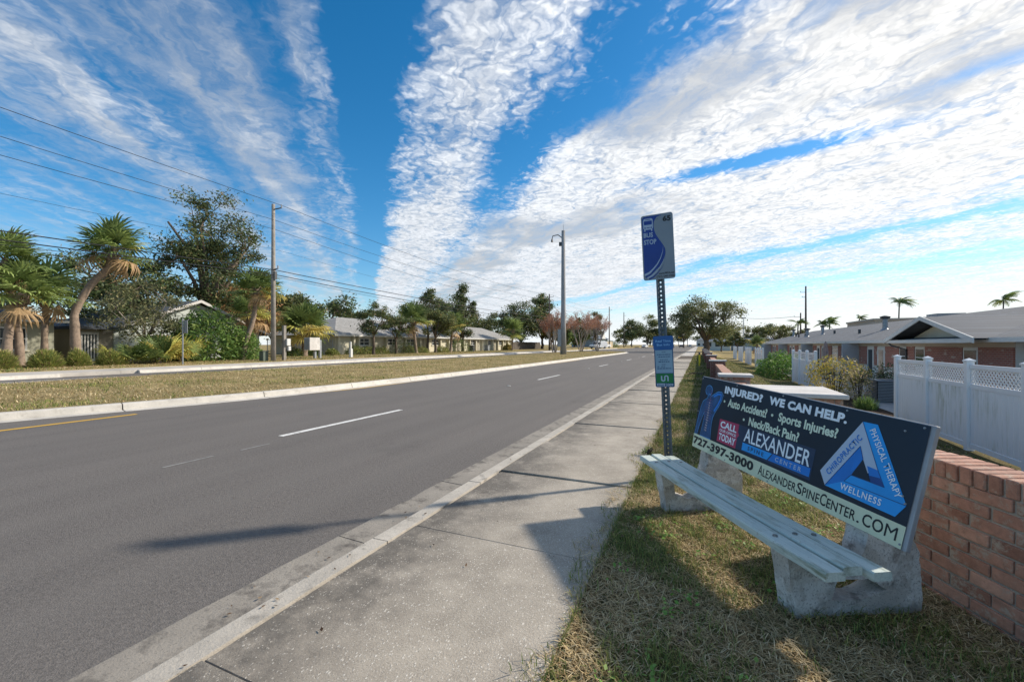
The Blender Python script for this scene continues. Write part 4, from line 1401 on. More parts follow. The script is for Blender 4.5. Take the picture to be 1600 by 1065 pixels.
def palm(label, base, path, tr, seed, n=34, scale=1.0, group='sabal palms', boots=True, yellow=.2, brown=.22):
    """path: trunk centre line relative to base; crown at its end"""
    rn = random.Random(seed)
    tr = tr * .80; n = int(n * .82)
    base = Vector(base)
    t_ = thing('palm_tree', label, 'palm tree', base, group)
    pts_ = []
    m_ = len(path)
    P_ = [Vector(p) for p in path]
    for i in range(m_ - 1):
        for k in range(6): 
            q = k / 6
            a = P_[max(0, i - 1)]; b_ = P_[i]; c_ = P_[i + 1]; d = P_[min(m_ - 1, i + 2)]
            pts_.append(.5 * ((2 * b_) + (c_ - a) * q + (2 * a - 5 * b_ + 4 * c_ - d) * q * q + (3 * b_ - a - 3 * c_ + d) * q ** 3))
    pts_.append(P_[-1])
    L = len(pts_)
    rad = [tr * (1.25 - .35 * min(1, i / L * 3)) * (1 + .05 * math.sin(i * 2.1)) * (1 + (.18 if i / L > .8 else 0)) for i in range(L)]
    tb = MB().tube([base + Vector((0, 0, -.25))] + [base + q for q in pts_], [tr * 1.5] + rad, 9)
    top = pts_[-1]
    tb.build('trunk', 'bark_palm', t_, smooth=True)
    if boots:     # stubs of old leaf bases under the crown
        bb = MB()
        for i in range(26):
            an = rn.uniform(0, 6.283); z = rn.uniform(-.9, .05)
            q = base + top + Vector((math.cos(an) * tr * .8, math.sin(an) * tr * .8, z))
            e = q + Vector((math.cos(an) * .22, math.sin(an) * .22, rn.uniform(.1, .35))) * scale
            bb.tube([q, e], [.05 * scale, .03 * scale], 4)
        bb.build('leaf_bases', 'bark_palm', t_)
    for i in range(n):
        q = (i + .5) / n
        el = R(80 - 112 * q + rn.uniform(-12, 12))
        kind = 'g'
        if q > .55 and rn.random() < yellow * 1.6: kind = 'y'
        if q > 1 - brown: kind = 'b'
        if kind == 'b': el = R(rn.uniform(-72, -30))
        me = rn.choice(FR[kind])
        place_frond(t_, me, top + Vector((0, 0, rn.uniform(-.25, .1))), i * 2.39996 + rn.uniform(-.2, .2), el, scale * rn.uniform(.85, 1.12), rn.uniform(-.3, .3))
    return t_
# feather frond for the far palms
def feather_frond(seed, L=2.6, cols=PG, n=16, arch=.9):
    rs = np.random.RandomState(seed)
    qs, cs = [], []
    col0 = palette(rs, 1, cols)[0]
    S = lambda t_: np.array([0, L * t_ * (1 - .22 * t_), L * (.42 * t_ - arch * t_ * t_)])
    for i in range(8):
        a, b_ = S(i / 8), S((i + 1) / 8)
        o = np.array([.025, 0, 0]); qs += [a - o, a + o, b_ + o, b_ - o]; cs += [col0] * 4
    for i in range(n):
        t_ = .12 + .86 * i / n
        p = S(t_); d = S(min(1, t_ + .02)) - p; d /= np.linalg.norm(d)
        for s2 in (-1, 1):
            l = L * .30 * math.sin(math.pi * min(1, .15 + t_ * .85)) * rs.uniform(.8, 1.15)
            e = p + d * l * .55 + np.array([s2 * l * .65, 0, -l * rs.uniform(.35, .7)])
            w_ = d * .07
            col = col0 * rs.uniform(.75, 1.25)
            qs += [p - w_, p + w_, e + w_ * .3, e - w_ * .3]; cs += [col] * 4
    return fast_mesh('frond', np.array(qs), 4, np.array(cs))
FF = [feather_frond(s2) for s2 in (1, 2, 3)]
for me in FF: me.materials.append(MATS['leaf'])
def feather_palm(label, base, h, seed, n=13, scale=1.0, wind=.9, tr=.14, group='palms beyond the roof'):
    rn = random.Random(seed)
    base = Vector(base)
    t_ = thing('palm_tree', label, 'palm tree', base, group)
    tb = MB().tube([base, base + Vector((.1, 0, h * .5)), base + Vector((.25, 0, h))], [tr * 1.4, tr, tr * .8], 7)
    tb.build('trunk', 'wood_pole_dark', t_, smooth=True)
    for i in range(n):
        az = i * 2.39996 + rn.uniform(-.3, .3)
        el = R(rn.uniform(5, 70))
        # the wind pushes fronds towards +x
        dirx = Vector((-math.sin(az), math.cos(az), 0)); dirx = (dirx + Vector((wind, .2, 0))).normalized()
        az2 = math.atan2(-dirx.x, dirx.y)
        place_frond(t_, rn.choice(FF), Vector((.25, 0, h)), az2, el, scale * rn.uniform(.8, 1.15), rn.uniform(-.4, .4))
    return t_

# ------------------------------------------------------------------ white vinyl privacy fences
GZR = -.755
def vinyl_fence(x, y0, n, label, fine, pw=1.8, h=1.83):
    """n panels along +y starting at y0: posts with caps, rails, tongue boards, lattice top"""
    f = thing('vinyl_fence', label, 'fence', (x, y0, GZR), 'white vinyl privacy fences')
    z = GZR
    for i in range(n + 1):
        y = y0 + pw * i
        p = MB().box(x - .065, x + .065, y - .065, y + .065, z - .1, z + h + .06).build('post', 'vinyl', f, bevel=.006)
        c_ = MB()
        zt = z + h + .061
        c_.box(x - .078, x + .078, y - .078, y + .078, zt, zt + .03)
        c_.add([(x - .07, y - .07, zt + .031), (x + .07, y - .07, zt + .031), (x + .07, y + .07, zt + .031), (x - .07, y + .07, zt + .031), (x, y, zt + .075)], [(0, 1, 4), (1, 2, 4), (2, 3, 4), (3, 0, 4)])
        c_.build('post_cap', 'vinyl', p)
    for i in range(n):
        a, b_ = y0 + pw * i + .067, y0 + pw * (i + 1) - .067
        for za, zb in ((z + .05, z + .16), (z + 1.32, z + 1.42), (z + h - .09, z + h + .0)):
            MB().box(x - .022, x + .022, a, b_, za, zb).build('rail', 'vinyl', f, bevel=.004)
        nb = 11 if fine else 5
        wb = (b_ - a) / nb
        for k in range(nb):
            MB().box(x - .011, x + .011, a + wb * k + .003, a + wb * (k + 1) - .003, z + .161, z + 1.319).build('board', 'vinyl_board', f, bevel=.003 if fine else 0)
        z0, z1 = z + 1.421, z + h - .091
        H_ = z1 - z0
        if fine:
            st = .105
            for s2 in (-1, 1):
                q = a - H_
                while q < b_:
                    # strip from (q, z0) rising to (q+H, z1), clipped to the opening
                    ya, yb = q, q + H_
                    pa, pb = max(ya, a), min(yb, b_)
                    if pb - pa > .03:
                        za_, zb_ = z0 + (pa - ya), z0 + (pb - ya)
                        if s2 < 0: za_, zb_ = z1 - (pa - ya), z1 - (pb - ya)
                        xo = x + s2 * .0045
                        d = .02
                        b2 = MB()
                        for xx_ in (xo - .004, xo + .004): pass
                        vs_ = [(xo - .004, pa, za_ - d), (xo - .004, pb, zb_ - d), (xo - .004, pb, zb_ + d), (xo - .004, pa, za_ + d),
                               (xo + .004, pa, za_ - d), (xo + .004, pb, zb_ - d), (xo + .004, pb, zb_ + d), (xo + .004, pa, za_ + d)]
                        b2.add(vs_, [(0, 1, 2, 3), (7, 6, 5, 4), (0, 4, 5, 1), (1, 5, 6, 2), (2, 6, 7, 3), (3, 7, 4, 0)])
                        b2.build('lattice_strip', 'vinyl', f)
                    q += st
        else:
            for k in range(4):
                MB().box(x - .006, x + .006, a, b_, z0 + H_ * (k + .15) / 4, z0 + H_ * (k + .72) / 4).build('lattice_strip', 'vinyl', f)
    return f
vinyl_fence(5.3, 5.1, 6, 'nearest white vinyl fence with lattice top behind the brick wall', True)
vinyl_fence(5.25, 25.2, 3, 'short white vinyl fence between the yellow shrub and the green hedge', False)
vinyl_fence(5.2, 43.6, 3, 'white vinyl fence just beyond the green hedge', False)
vinyl_fence(5.2, 53.2, 3, 'fourth white vinyl fence, past the small palm', False)
vinyl_fence(5.2, 63.0, 3, 'fifth white vinyl fence from the bench', False)
vinyl_fence(5.2, 73.0, 3, 'farthest white vinyl fence down the lawn', False)

# ------------------------------------------------------------------ long brick villas on the right
XW, XE, ZE, XR, ZR = 9.5, 8.95, 1.72, 15.0, 3.42
Y0, Y1 = 10.0, 78.0
v1 = thing('brick_villa', 'long low red brick villa with grey shingle roof behind the white fences', 'house', (XW, (Y0 + Y1) / 2, GZR))
b = MB().box(XW, 20.5, 19.4, Y1 - .5, GZR - .1, 1.69); b.build('wall', 'white_paint', v1)
MB().box(XW + .35, 20.4, Y0 + .5, 19.38, GZR - .1, 1.68).build('side_wall', 'siding_grey', v1)
MB().box(XW - .02, XW - .002, 19.4, Y1 - .5, 1.40, 1.69).build('frieze', 'frieze', v1)
# roof: two slopes with hipped near end, gable dormer facing the road
rf = MB()
rf.add([(XE, Y0, ZE), (XE, Y1, ZE), (XR, Y1 - 5, ZR), (XR, Y0 + 4, ZR), (21.05, Y0, ZE), (21.05, Y1, ZE)],
       [(0, 3, 2, 1), (4, 5, 2, 3), (0, 4, 3), (5, 1, 2), (0, 1, 5, 4)])
roof = rf.build('roof', 'shingle', v1)
MB().box(XE - .03, XE + .03, Y0, Y1, ZE - .14, ZE + .015).build('gutter', 'white_paint', v1)
MB().box(XE + .03, XW - .003, Y0, Y1, ZE - .10, ZE - .06).build('soffit', 'soffit', v1)
# gable
g0, g1, gz_, gx = 19.7, 27.0, 2.66, 8.70
gm = (g0 + g1) / 2
sl_x = (XR - XE) / (ZR - ZE)
xb = XE + (gz_ - ZE) * sl_x                     # where the gable ridge meets the main slope
gb = MB()
for ya, yb in ((g0 - .15, gm), (g1 + .15, gm)):
    gb.add([(gx - .15, ya, ZE - .0), (gx - .15, yb, gz_), (xb, yb, gz_), (XE + .02, ya, ZE + .0)], [(0, 1, 2, 3)])
    gb.add([(gx - .15, ya, ZE - .05), (gx - .15, yb, gz_ - .05), (xb, yb, gz_ - .05), (XE + .02, ya, ZE - .05)], [(3, 2, 1, 0)])
gb.build('gable_roof', 'shingle', v1)
for ya, yb in ((g0 - .17, gm), (g1 + .17, gm)):
    s2 = 1 if yb > ya else -1
    vs_ = []
    for xx_ in (gx - .20, gx - .155):
        vs_ += [(xx_, ya, ZE - .17), (xx_, yb, gz_ - .14), (xx_, yb, gz_ + .03), (xx_, ya, ZE + .02)]
    MB().add(vs_, [(0, 1, 2, 3), (7, 6, 5, 4), (0, 4, 5, 1), (1, 5, 6, 2), (2, 6, 7, 3), (3, 7, 4, 0)]).build('rake_board', 'white_paint', v1)
MB().box(gx - .16, gx - .06, g0 + .1, g1 - .1, ZE - .16, ZE - .02).build('gable_beam', 'white_paint', v1)
MB().prism([(g0 + .6, ZE - .02), (g1 - .6, ZE - .02), (gm, gz_ - .2)], lambda p, q, t_: (t_, p, q), 9.25, 9.4).build('gable_wall', 'cream_wall', v1)
MB().box(gx - .05, 9.2, g0 + .3, g1 - .3, ZE - .05, ZE - .02).build('gable_ledge', 'shingle', v1)
# bays: brick panels, windows and doors as they come from near to far
def vwin(y0, y1, z0, z1, par=v1, x=XW):
    o = MB().box(x - .045, x - .004, y0, y1, z0, z1).build('window', 'white_paint', par)
    MB().box(x - .052, x - .046, y0 + .08, y1 - .08, z0 + .08, z1 - .1).build('pane', 'glass', o)
    MB().box(x - .06, x - .053, y0 + .06, y1 - .06, (z0 + z1) / 2 - .02, (z0 + z1) / 2 + .02).build('sash_bar', 'white_paint', o)
def vbrick(y0, y1, z0=.28, z1=1.395): MB().box(XW - .055, XW - .003, y0, y1, z0, z1).build('brick_panel', 'brick_far', v1)
def vdoor(y0, y1):
    o = MB().box(XW - .05, XW - .004, y0, y1, GZR, 1.36).build('door', 'white_paint', v1)
    MB().box(XW - .058, XW - .051, y0 + .2, y1 - .2, GZR + .3, 1.2).build('screen', 'glass', o)
    MB().box(XW - .08, XW - .06, y1 - .14, y1 - .09, .2, .3).build('handle', 'mid_metal', o)
vbrick(19.42, 21.35, -.6); vwin(21.4, 22.35, .45, 1.38); vbrick(22.4, 25.4, -.6); vwin(25.45, 26.4, .4, 1.38); vbrick(26.45, 27.3); vwin(27.35, 28.15, .45, 1.38)
def unit(y):
    vbrick(y, y + 1.75); vdoor(y + 1.8, y + 2.9); vbrick(y + 2.95, y + 3.4); vdoor(y + 3.45, y + 4.5); vbrick(y + 4.6, y + 5.9)
    MB().box(XW - .9, XW - .057, y + 6.0, y + 6.25, GZR, 1.55).build('party_wall', 'siding_grey', v1)
    vbrick(y + 6.4, y + 8.0); vwin(y + 8.05, y + 8.8, .4, 1.38); vbrick(y + 8.85, y + 10.5); vwin(y + 10.55, y + 12.0, .3, 1.38)
for k in range(4): unit(28.2 + 12.2 * k)
# downpipe and lamp by the gable corner
MB().tube([(XE, 28.0, ZE - .12), (XE + .1, 27.9, 1.45), (XW - .1, 27.2, 1.25), (XW - .1, 27.15, -.6)], .045, 6).build('downpipe', 'dark_metal', v1)
# roof vents
for k, (y, x_, r_, big) in enumerate(((37.4, 11.8, .15, 1), (54.5, 12.0, .13, 1), (58.0, 11.3, .16, 1), (72, 12.4, .15, 1), (40.0, 11.1, .06, 0), (49.4, 11.8, .06, 0), (60.5, 11.6, .06, 0), (63.0, 11.4, .06, 0), (67.5, 11.9, .06, 0))):
    z_ = ZE + (x_ - XE) / sl_x
    if big:
        o = MB().tube([(x_, y, z_ - .1), (x_, y, z_ + .75)], [r_, r_], 10).build('flue', 'mid_metal', roof)
        MB().tube([(x_, y, z_ + .76), (x_, y, z_ + .9), (x_, y, z_ + .98)], [r_ * 1.7, r_ * 2.1, r_ * .5], 10).build('flue_cap', 'dark_metal', roof)
        MB().tube([(x_, y, z_ - .12), (x_, y, z_ + .1)], [r_ * 2.2, r_ * 1.05], 10).build('flashing', 'mid_metal', roof)
    else:
        MB().tube([(x_, y, z_ - .1), (x_, y, z_ + .32)], r_ * 1.5, 8).build('vent_pipe', 'dark_metal', roof)
# patio, mulch bed
b = MB().box(5.8, XW, 14.5, 40, GZR - .15, GZR + .035); struct(b.build('patio', 'patio'))
struct(MB().box(4.55, 5.78, 16.3, 24.8, GZR - .2, GZR + .04).build('planting_bed', 'mulch'))
# air conditioner
ac = thing('air_conditioner', 'grey louvred air conditioning unit by the near white fence', 'air conditioner', (6.6, 20.9, GZR))
z = GZR + .04
MB().box(6.26, 6.94, 20.56, 21.24, z + .03, z + .80).build('casing', 'dark_metal', ac, bevel=.02)
MB().box(6.22, 6.98, 20.52, 21.28, z + .80, z + .86).build('lid', 'ac_grey', ac, bevel=.015)
MB().box(6.2, 7.0, 20.5, 21.3, z - .03, z + .028).build('base', 'ac_grey', ac)
for k in range(13):
    zz_ = z + .06 + k * .057
    o = MB()
    for q in ((6.235, 6.258, 20.53, 21.27), (6.235, 6.965, 20.53, 20.556)):
        o.box(q[0], q[1], q[2], q[3], zz_, zz_ + .032)
    o.build('louvre', 'ac_grey', ac)
MB().tube([(6.6, 20.9, z + .862), (6.6, 20.9, z + .885)], .26, 20).build('fan_grille', 'dark_metal', ac)
# closed patio umbrella
um = thing('patio_umbrella', 'closed striped patio umbrella beside the brick villa', 'umbrella', (7.5, 33.4, GZR))
MB().tube([(7.5, 33.4, GZR), (7.5, 33.4, 1.72)], .025, 6).build('pole', 'mid_metal', um)
cv = MB()
n_, L2 = 12, [(.03, 1.70), (.10, 1.5), (.17, 1.0), (.20, .5), (.24, .05)]
vs_ = []
for r_, z_ in L2:
    for k in range(n_):
        a = 2 * math.pi * k / n_; q = r_ * (1 if k % 2 else .62)
        vs_.append((7.5 + math.cos(a) * q, 33.4 + math.sin(a) * q, z_))
cv.add(vs_, [(i * n_ + k, i * n_ + (k + 1) % n_, (i + 1) * n_ + (k + 1) % n_, (i + 1) * n_ + k) for i in range(len(L2) - 1) for k in range(n_)])
cv.build('canopy', 'umbrella_cloth', um)
MB().tube([(7.5, 33.4, GZR + .02), (7.5, 33.4, GZR + .12)], [.28, .25], 12).build('base', 'dark_metal', um)
# planting along the yard
YEL = [(4, (.24, .19, .03)), (3, (.13, .13, .035)), (2, (.28, .20, .05)), (1, (.10, .09, .04))]
TAN = [(4, (.30, .22, .14)), (3, (.22, .19, .07)), (2, (.14, .12, .06))]
shrub('shrub', 'yellow green open shrub behind the broad pier cap', (5.55, 23.2, GZR), (1.15, 1.5), 1.75, 31, 2600, .055, YEL, stems=16, dome=False)
shrub('shrub', 'thin tan tipped shrub right of the yellow shrub', (5.7, 20.7, GZR), (.5, .55), 1.45, 32, 600, .05, TAN, stems=12, dome=False)
shrub('hedge', 'glossy green hedge between two white fences', (5.3, 35.2, GZR), (1.6, 4.3), 1.75, 33, 6500, .085, [(4, (.055, .11, .022)), (3, (.10, .17, .03)), (2, (.035, .07, .018))], stems=14, cat='hedge')
shrub('shrub', 'dark green shrub beside the air conditioning unit', (7.3, 22.9, GZR), (.75, .8), 1.45, 34, 2200, .05, [(4, (.04, .06, .025)), (2, (.06, .085, .03)), (1, (.25, .17, .13))], stems=10)
shrub('grass_plant', 'small tufted green plant on the mulch bed', (5.25, 18.3, GZR), (.32, .32), .42, 35, 420, .16, [(3, (.06, .10, .03)), (2, (.10, .14, .04))], aspect=.10, upright=1.2, cat='plant', stems=3)
shrub('shrub', 'small dark plant at the villa door', (8.6, 30.6, GZR), (.45, .6), .95, 36, 700, .06, GREEN)
shrub('shrub', 'low plant under the villa windows past the umbrella', (8.7, 38.5, GZR), (.5, 1.6), .8, 37, 900, .06, GREEN)
palm('small drooping palm standing between two far white fences', (5.6, 51.5, GZR), [(0, 0, 0), (.05, 0, 1.2), (0, 0, 2.3)], .16, 41, 24, .62, 'palms on the right', False, .7, .2)

# things beyond the villa roof
def utility_pole(label, x, y, z, h, r, m, arms=(), group='utility poles', dark=False):
    p = thing('utility_pole', label, 'utility pole', (x, y, z), group)
    MB().tube([(x, y, z - .3), (x, y, z + h)], [r, r * .62], 9).build('pole', m, p, smooth=True)
    for (zz_, dx_, dy_) in arms:
        o = MB().tube([(x, y, zz_), (x + dx_, y + dy_, zz_ + .06)], .045, 5).build('bracket', 'dark_metal', p)
        MB().tube([(x + dx_, y + dy_, zz_ + .04), (x + dx_, y + dy_, zz_ + .3)], [.06, .045], 6).build('insulator', 'mid_metal', o)
    return p
utility_pole('tall dark utility pole rising behind the villa roof', 22, 114.3, -.8, 15.4, .24, 'wood_pole_dark', [(13.2, -1.0, 0), (12.1, -.7, 0)], 'dark poles beyond the villa roof')
utility_pole('shorter dark pole left of the tall one behind the villa roof', 20.6, 112, -.8, 9.3, .2, 'wood_pole_dark', [(7.6, -1.2, 0)], 'dark poles beyond the villa roof')
lp = thing('street_lamp', 'slim street lamp at the far end of the white fences', 'street lamp', (12, 141.5, -.7))
MB().tube([(12, 141.5, -.8), (12, 141.5, 9.0)], [.14, .1], 8).build('pole', 'mid_metal', lp)
MB().tube([(12, 141.5, 9.0), (11.4, 141.5, 9.2), (10.9, 141.5, 9.2)], .07, 6).build('arm', 'mid_metal', lp)
MB().box(10.2, 12.6, 141.3, 141.7, 9.2, 9.42).build('lamp_head', 'dark_metal', lp, bevel=.05)
for (x, y, h, sd_, nm, sc_) in ((18.9, 106.5, 6.6, 1, 'leftmost windblown palm beyond the roof, left of the dark poles', .9), (23.4, 108.2, 6.3, 2, 'windblown palm right of the dark poles', 1.0), (25.0, 109.2, 6.7, 3, 'windblown palm leaning against its neighbour right of the dark poles', 1.0),
                       (30.7, 111.7, 7.6, 4, 'low palm tuft above the flat roofed building', .75), (38.4, 115, 10.9, 5, 'tall windblown palm standing high above the gable', 1.25), (58.5, 123.8, 11.4, 6, 'rightmost windblown palm over the grey roof', 1.35)):
    feather_palm(nm, (x, y, -.8), h, sd_, 14, sc_)
fb = thing('flat_roofed_building', 'tan flat roofed building seen over the villa roof', 'building', (38, 106, -.8))
MB().box(30, 62, 100, 116, -.8, 6.0).build('wall', 'tan_wall', fb)
MB().box(29.8, 62.2, 99.8, 116.2, 6.0, 6.35).build('parapet', 'tan_wall', fb)
MB().box(40, 44, 103, 107, 6.36, 7.2).build('roof_unit', 'ac_grey', fb)
for (x, y, h, r_, sd_, nm) in ((14, 128, 7.6, 3.0, 51, 'round olive tree left of the dark poles'), (19, 134, 8.6, 3.6, 52, 'loose olive tree beside the dark poles'), (9.5, 132, 5.6, 2.6, 53, 'low green tree behind the street lamp'), (23, 131, 5.8, 3.6, 54, 'low bushy tree right of the dark poles'),
                          (60, 140, 9.6, 2.6, 55, 'sparse treetop showing over the grey roof'), (46, 142, 7.8, 3, 56, 'thin treetop above the gable'), (6.5, 150, 6.0, 3.5, 57, 'dark tree at the end of the lawn')):
    crown_tree('tree', nm, (x, y, -.8), h, (r_, r_), h * .3, .2, sd_, 1500, .27, OLIVE, 16, group='trees beyond the villa')
# the spreading oak on the verge
crown_tree('oak_tree', 'spreading live oak on the verge at the end of the sidewalk', (1.35, 93, 0), 10.6, (6.6, 6.3), 2.4, .55, 61, 11500, .21, [(5, (.09, .098, .042)), (3, (.06, .07, .03)), (2, (.14, .14, .065))], 62, limbs=9, csize=.26, hollow=.40)
# yellow marker post and a fallen frond
ym = thing('marker_post', 'yellow utility marker post with black cap on the verge', 'marker post', (.03, 31.2, .03))
MB().tube([(.03, 31.2, 0), (.03, 31.2, .82)], .05, 10).build('tube', 'yellow_plastic', ym)
MB().tube([(.03, 31.2, .821), (.03, 31.2, .96), (.03, 31.2, 1.0)], [.058, .058, .03], 10).build('cap', 'bin_dark', ym)
tw = MB()
for q in (((-.45, 22.3, .08), (-.2, 22.35, .13), (.05, 22.2, .10), (.3, 22.45, .16)), ((-.2, 22.35, .12), (-.05, 22.6, .1)), ((.05, 22.2, .1), (.2, 22.0, .09))):
    tw.tube(q, [.035] * (len(q) - 1) + [.012], 5)
tag(tw.build('fallen_branch', 'twig'), 'dark fallen branch lying on the verge grass', 'branch')
# ------------------------------------------------------------------ houses across the road
def hip_roof(par, x0, x1, y0, y1, z, zr, m, ridge_in=None, name='roof'):
    """hip roof over the rectangle, ridge along y"""
    xm = (x0 + x1) / 2
    ri = (xm - x0) if ridge_in is None else ridge_in
    return MB().add([(x0, y0, z), (x1, y0, z), (x1, y1, z), (x0, y1, z), (xm, y0 + ri, zr), (xm, y1 - ri, zr)],
             [(0, 1, 4), (1, 2, 5, 4), (2, 3, 5), (3, 0, 4, 5), (3, 2, 1, 0)]).build(name, m, par)
def house_window(par, x, y0, y1, z0, z1, bars=1):
    """window in a wall whose face looks towards +x"""
    o = MB().box(x + .003, x + .06, y0, y1, z0, z1).build('window', 'white_paint', par)
    MB().box(x + .061, x + .066, y0 + .09, y1 - .09, z0 + .09, z1 - .09).build('pane', 'glass', o)
    zm = (z0 + z1) / 2
    MB().box(x + .067, x + .075, y0 + .08, y1 - .08, zm - .03, zm + .03).build('sash_bar', 'white_paint', o)
    for k in range(bars):
        ym_ = y0 + (y1 - y0) * (k + 1) / (bars + 1)
        MB().box(x + .067, x + .074, ym_ - .05, ym_ + .05, z0 + .08, z1 - .08).build('mullion', 'white_paint', o)
    MB().box(x + .003, x + .12, y0 - .08, y1 + .08, z0 - .08, z0 - .003).build('sill', 'cream_wall', o)
# far left stucco house
h1 = thing('stucco_house', 'grey green stucco house with hip roof at the far left', 'house', (-38, 6, .34))
XF = -37.6
MB().box(-47, XF, -2, 13.2, .1, 2.95).build('wall', 'green_stucco', h1)
MB().box(XF + .003, XF + .05, 10.55, 10.75, .34, 2.9).build('pilaster', 'green_stucco', h1)
house_window(h1, XF, 10.8, 12.0, 1.15, 2.55, 0)
house_window(h1, XF, 6.5, 8.6, 1.15, 2.55, 1)
hip_roof(h1, -48, XF + .7, -3, 13.9, 2.98, 4.7, 'shingle')
MB().box(XF + .68, XF + .74, -3, 13.95, 2.86, 3.0).build('fascia', 'white_paint', h1)
# porch house behind the curved palm
h2 = thing('gabled_house', 'pale gabled house half hidden by the tall shrubs', 'house', (-40, 22, .34))
MB().box(-52, -39.2, 16.9, 28.2, .1, 2.8).build('wall', 'pale_wall', h2)
MB().prism([(16.9, 2.801), (28.2, 2.801), (22.55, 5.0)], lambda p, q, t_: (t_, p, q), -39.35, -39.2).build('gable_wall', 'pale_wall', h2)
for s2 in (-1, 1):
    ya = 22.55 + s2 * 6.5; za = 2.45
    b = MB()
    b.add([(-52.5, ya, za), (-38.6, ya, za), (-38.6, 22.55, 5.25), (-52.5, 22.55, 5.25)], [(0, 1, 2, 3)])
    b.add([(-52.5, ya, za - .1), (-38.6, ya, za - .1), (-38.6, 22.55, 5.15), (-52.5, 22.55, 5.15)], [(3, 2, 1, 0)])
    b.build('roof_slope', 'shingle', h2)
    vs_ = []
    for xx_ in (-38.62, -38.55):
        vs_ += [(xx_, ya, za - .22), (xx_, 22.55, 5.03), (xx_, 22.55, 5.27), (xx_, ya, za + .02)]
    MB().add(vs_, [(0, 1, 2, 3), (7, 6, 5, 4), (0, 4, 5, 1), (1, 5, 6, 2), (2, 6, 7, 3), (3, 7, 4, 0)]).build('rake_board', 'cap', h2)
house_window(h2, -39.2, 19, 20.6, 1.1, 2.3); house_window(h2, -39.2, 25.0, 26.4, 1.1, 2.3)
h2b = thing('porch', 'low porch with screen door behind the curved palm', 'porch', (-39, 15.2, .34))
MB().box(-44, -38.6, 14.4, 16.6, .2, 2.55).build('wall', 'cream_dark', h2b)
MB().box(-44.2, -38.0, 14.2, 16.85, 2.552, 2.75).build('roof', 'shingle', h2b)
o = MB().box(-38.597, -38.55, 14.7, 15.8, .35, 2.35).build('screen_door', 'white_paint', h2b)
for k in range(6): MB().box(-38.549, -38.545, 14.78 + k * .165, 14.86 + k * .165, .5, 2.2).build('door_pane', 'glass', o)
# long cream villa
h3 = thing('cream_villa', 'long cream stucco villa with pale hip roof across the road', 'house', (-39, 62, .34))
XF = -38.5
MB().box(-49, XF, 37, 88.5, .1, 2.62).build('wall', 'cream_wall', h3)
hip_roof(h3, -49.8, XF + .75, 36.2, 89.3, 2.63, 5.1, 'shingle_light')
MB().box(XF + .73, XF + .8, 36.2, 89.3, 2.46, 2.65).build('fascia', 'white_paint', h3)
for y in (37.2, 39.6, 40.4, 43.0, 45.4, 47.6, 49.5, 53.0, 55, 58.5, 61, 63.2, 66, 68.2, 70.5, 73, 75, 77.5, 80, 82.5, 85, 87.5):
    MB().box(XF + .004, XF + .42, y - .13, y + .13, .2, 2.45).build('pier', 'cream_wall', h3)
for y in (40.6, 46.0, 50.0, 56.4, 61.4, 68.6, 75.3, 80.4): house_window(h3, XF, y, y + 1.9, 1.35, 2.3, 1)
for y in (53.4, 64.0, 71.0, 78.2, 83.0):
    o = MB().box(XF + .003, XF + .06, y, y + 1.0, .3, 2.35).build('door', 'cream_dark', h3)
    MB().box(XF + .061, XF + .1, y + .8, y + .86, 1.2, 1.35).build('handle', 'mid_metal', o)
h4 = thing('blue_grey_house', 'distant blue grey house with white gable past the tan fence', 'house', (-44, 190, .3))
MB().box(-52, -40, 185, 205, 0, 4.0).build('wall', 'blue_house', h4)
hip_roof(h4, -53, -39.2, 184, 206, 4.0, 7.4, 'blue_roof')
MB().prism([(188, 4.01), (196, 4.01), (192, 7.2)], lambda p, q, t_: (t_, p, q), -40.2, -39.0).build('gable', 'white_paint', h4)
MB().box(-39.98, -39.9, 190, 193, 1.2, 2.8).build('window', 'glass', h4)
# fences across the road
def board_fence(label, x, y0, y1, z, h, m, wb=.15, group=None, cat='fence'):
    f = thing('wooden_fence', label, cat, (x, (y0 + y1) / 2, z), group)
    y = y0; rn = random.Random(int(y0 * 10))
    while y < y1 - .01:
        MB().box(x - .012, x + .012, y, min(y1, y + wb) - .012, z, z + h + rn.uniform(-.03, .02)).build('board', m, f)
        y += wb
    for zz_ in (.4, h - .4): MB().box(x - .06, x - .014, y0, y1, z + zz_, z + zz_ + .09).build('rail', m, f)
    return f
board_fence('tan board fence past the parked white vehicles', -31.5, 152, 172, .3, 2.3, 'wood_fence', .9)
board_fence('dark weathered board fence beyond the cream villa', -39, 89.5, 108, .3, 1.8, 'wood_fence_grey', .3)
ch = thing('chain_link_fence', 'chain link fence with steel posts beside the cream villa', 'fence', (-38.6, 32, .34))
for k in range(4):
    y = 28.6 + 2.7 * k
    MB().tube([(-38.6, y, .2), (-38.6, y, 2.0)], .035, 7).build('post', 'mid_metal', ch)
MB().tube([(-38.6, 28.6, 1.98), (-38.6, 36.7, 1.98)], .025, 6).build('top_rail', 'mid_metal', ch)
wm = MB()
y = 28.6 - 1.6
while y < 36.7:
    for s2 in (0, 1):
        a, e = max(y, 28.6), min(y + 1.62, 36.7)
        za, ze_ = (.35 + (a - y), .35 + (e - y)) if s2 == 0 else (1.97 - (a - y), 1.97 - (e - y))
        wm.add([(-38.6 + s2 * .004, a, za - .006), (-38.6 + s2 * .004, e, ze_ - .006), (-38.6 + s2 * .004, e, ze_ + .006), (-38.6 + s2 * .004, a, za + .006)], [(0, 1, 2, 3)])
    y += .11
wm.build('wire_mesh', 'dark_metal', ch)

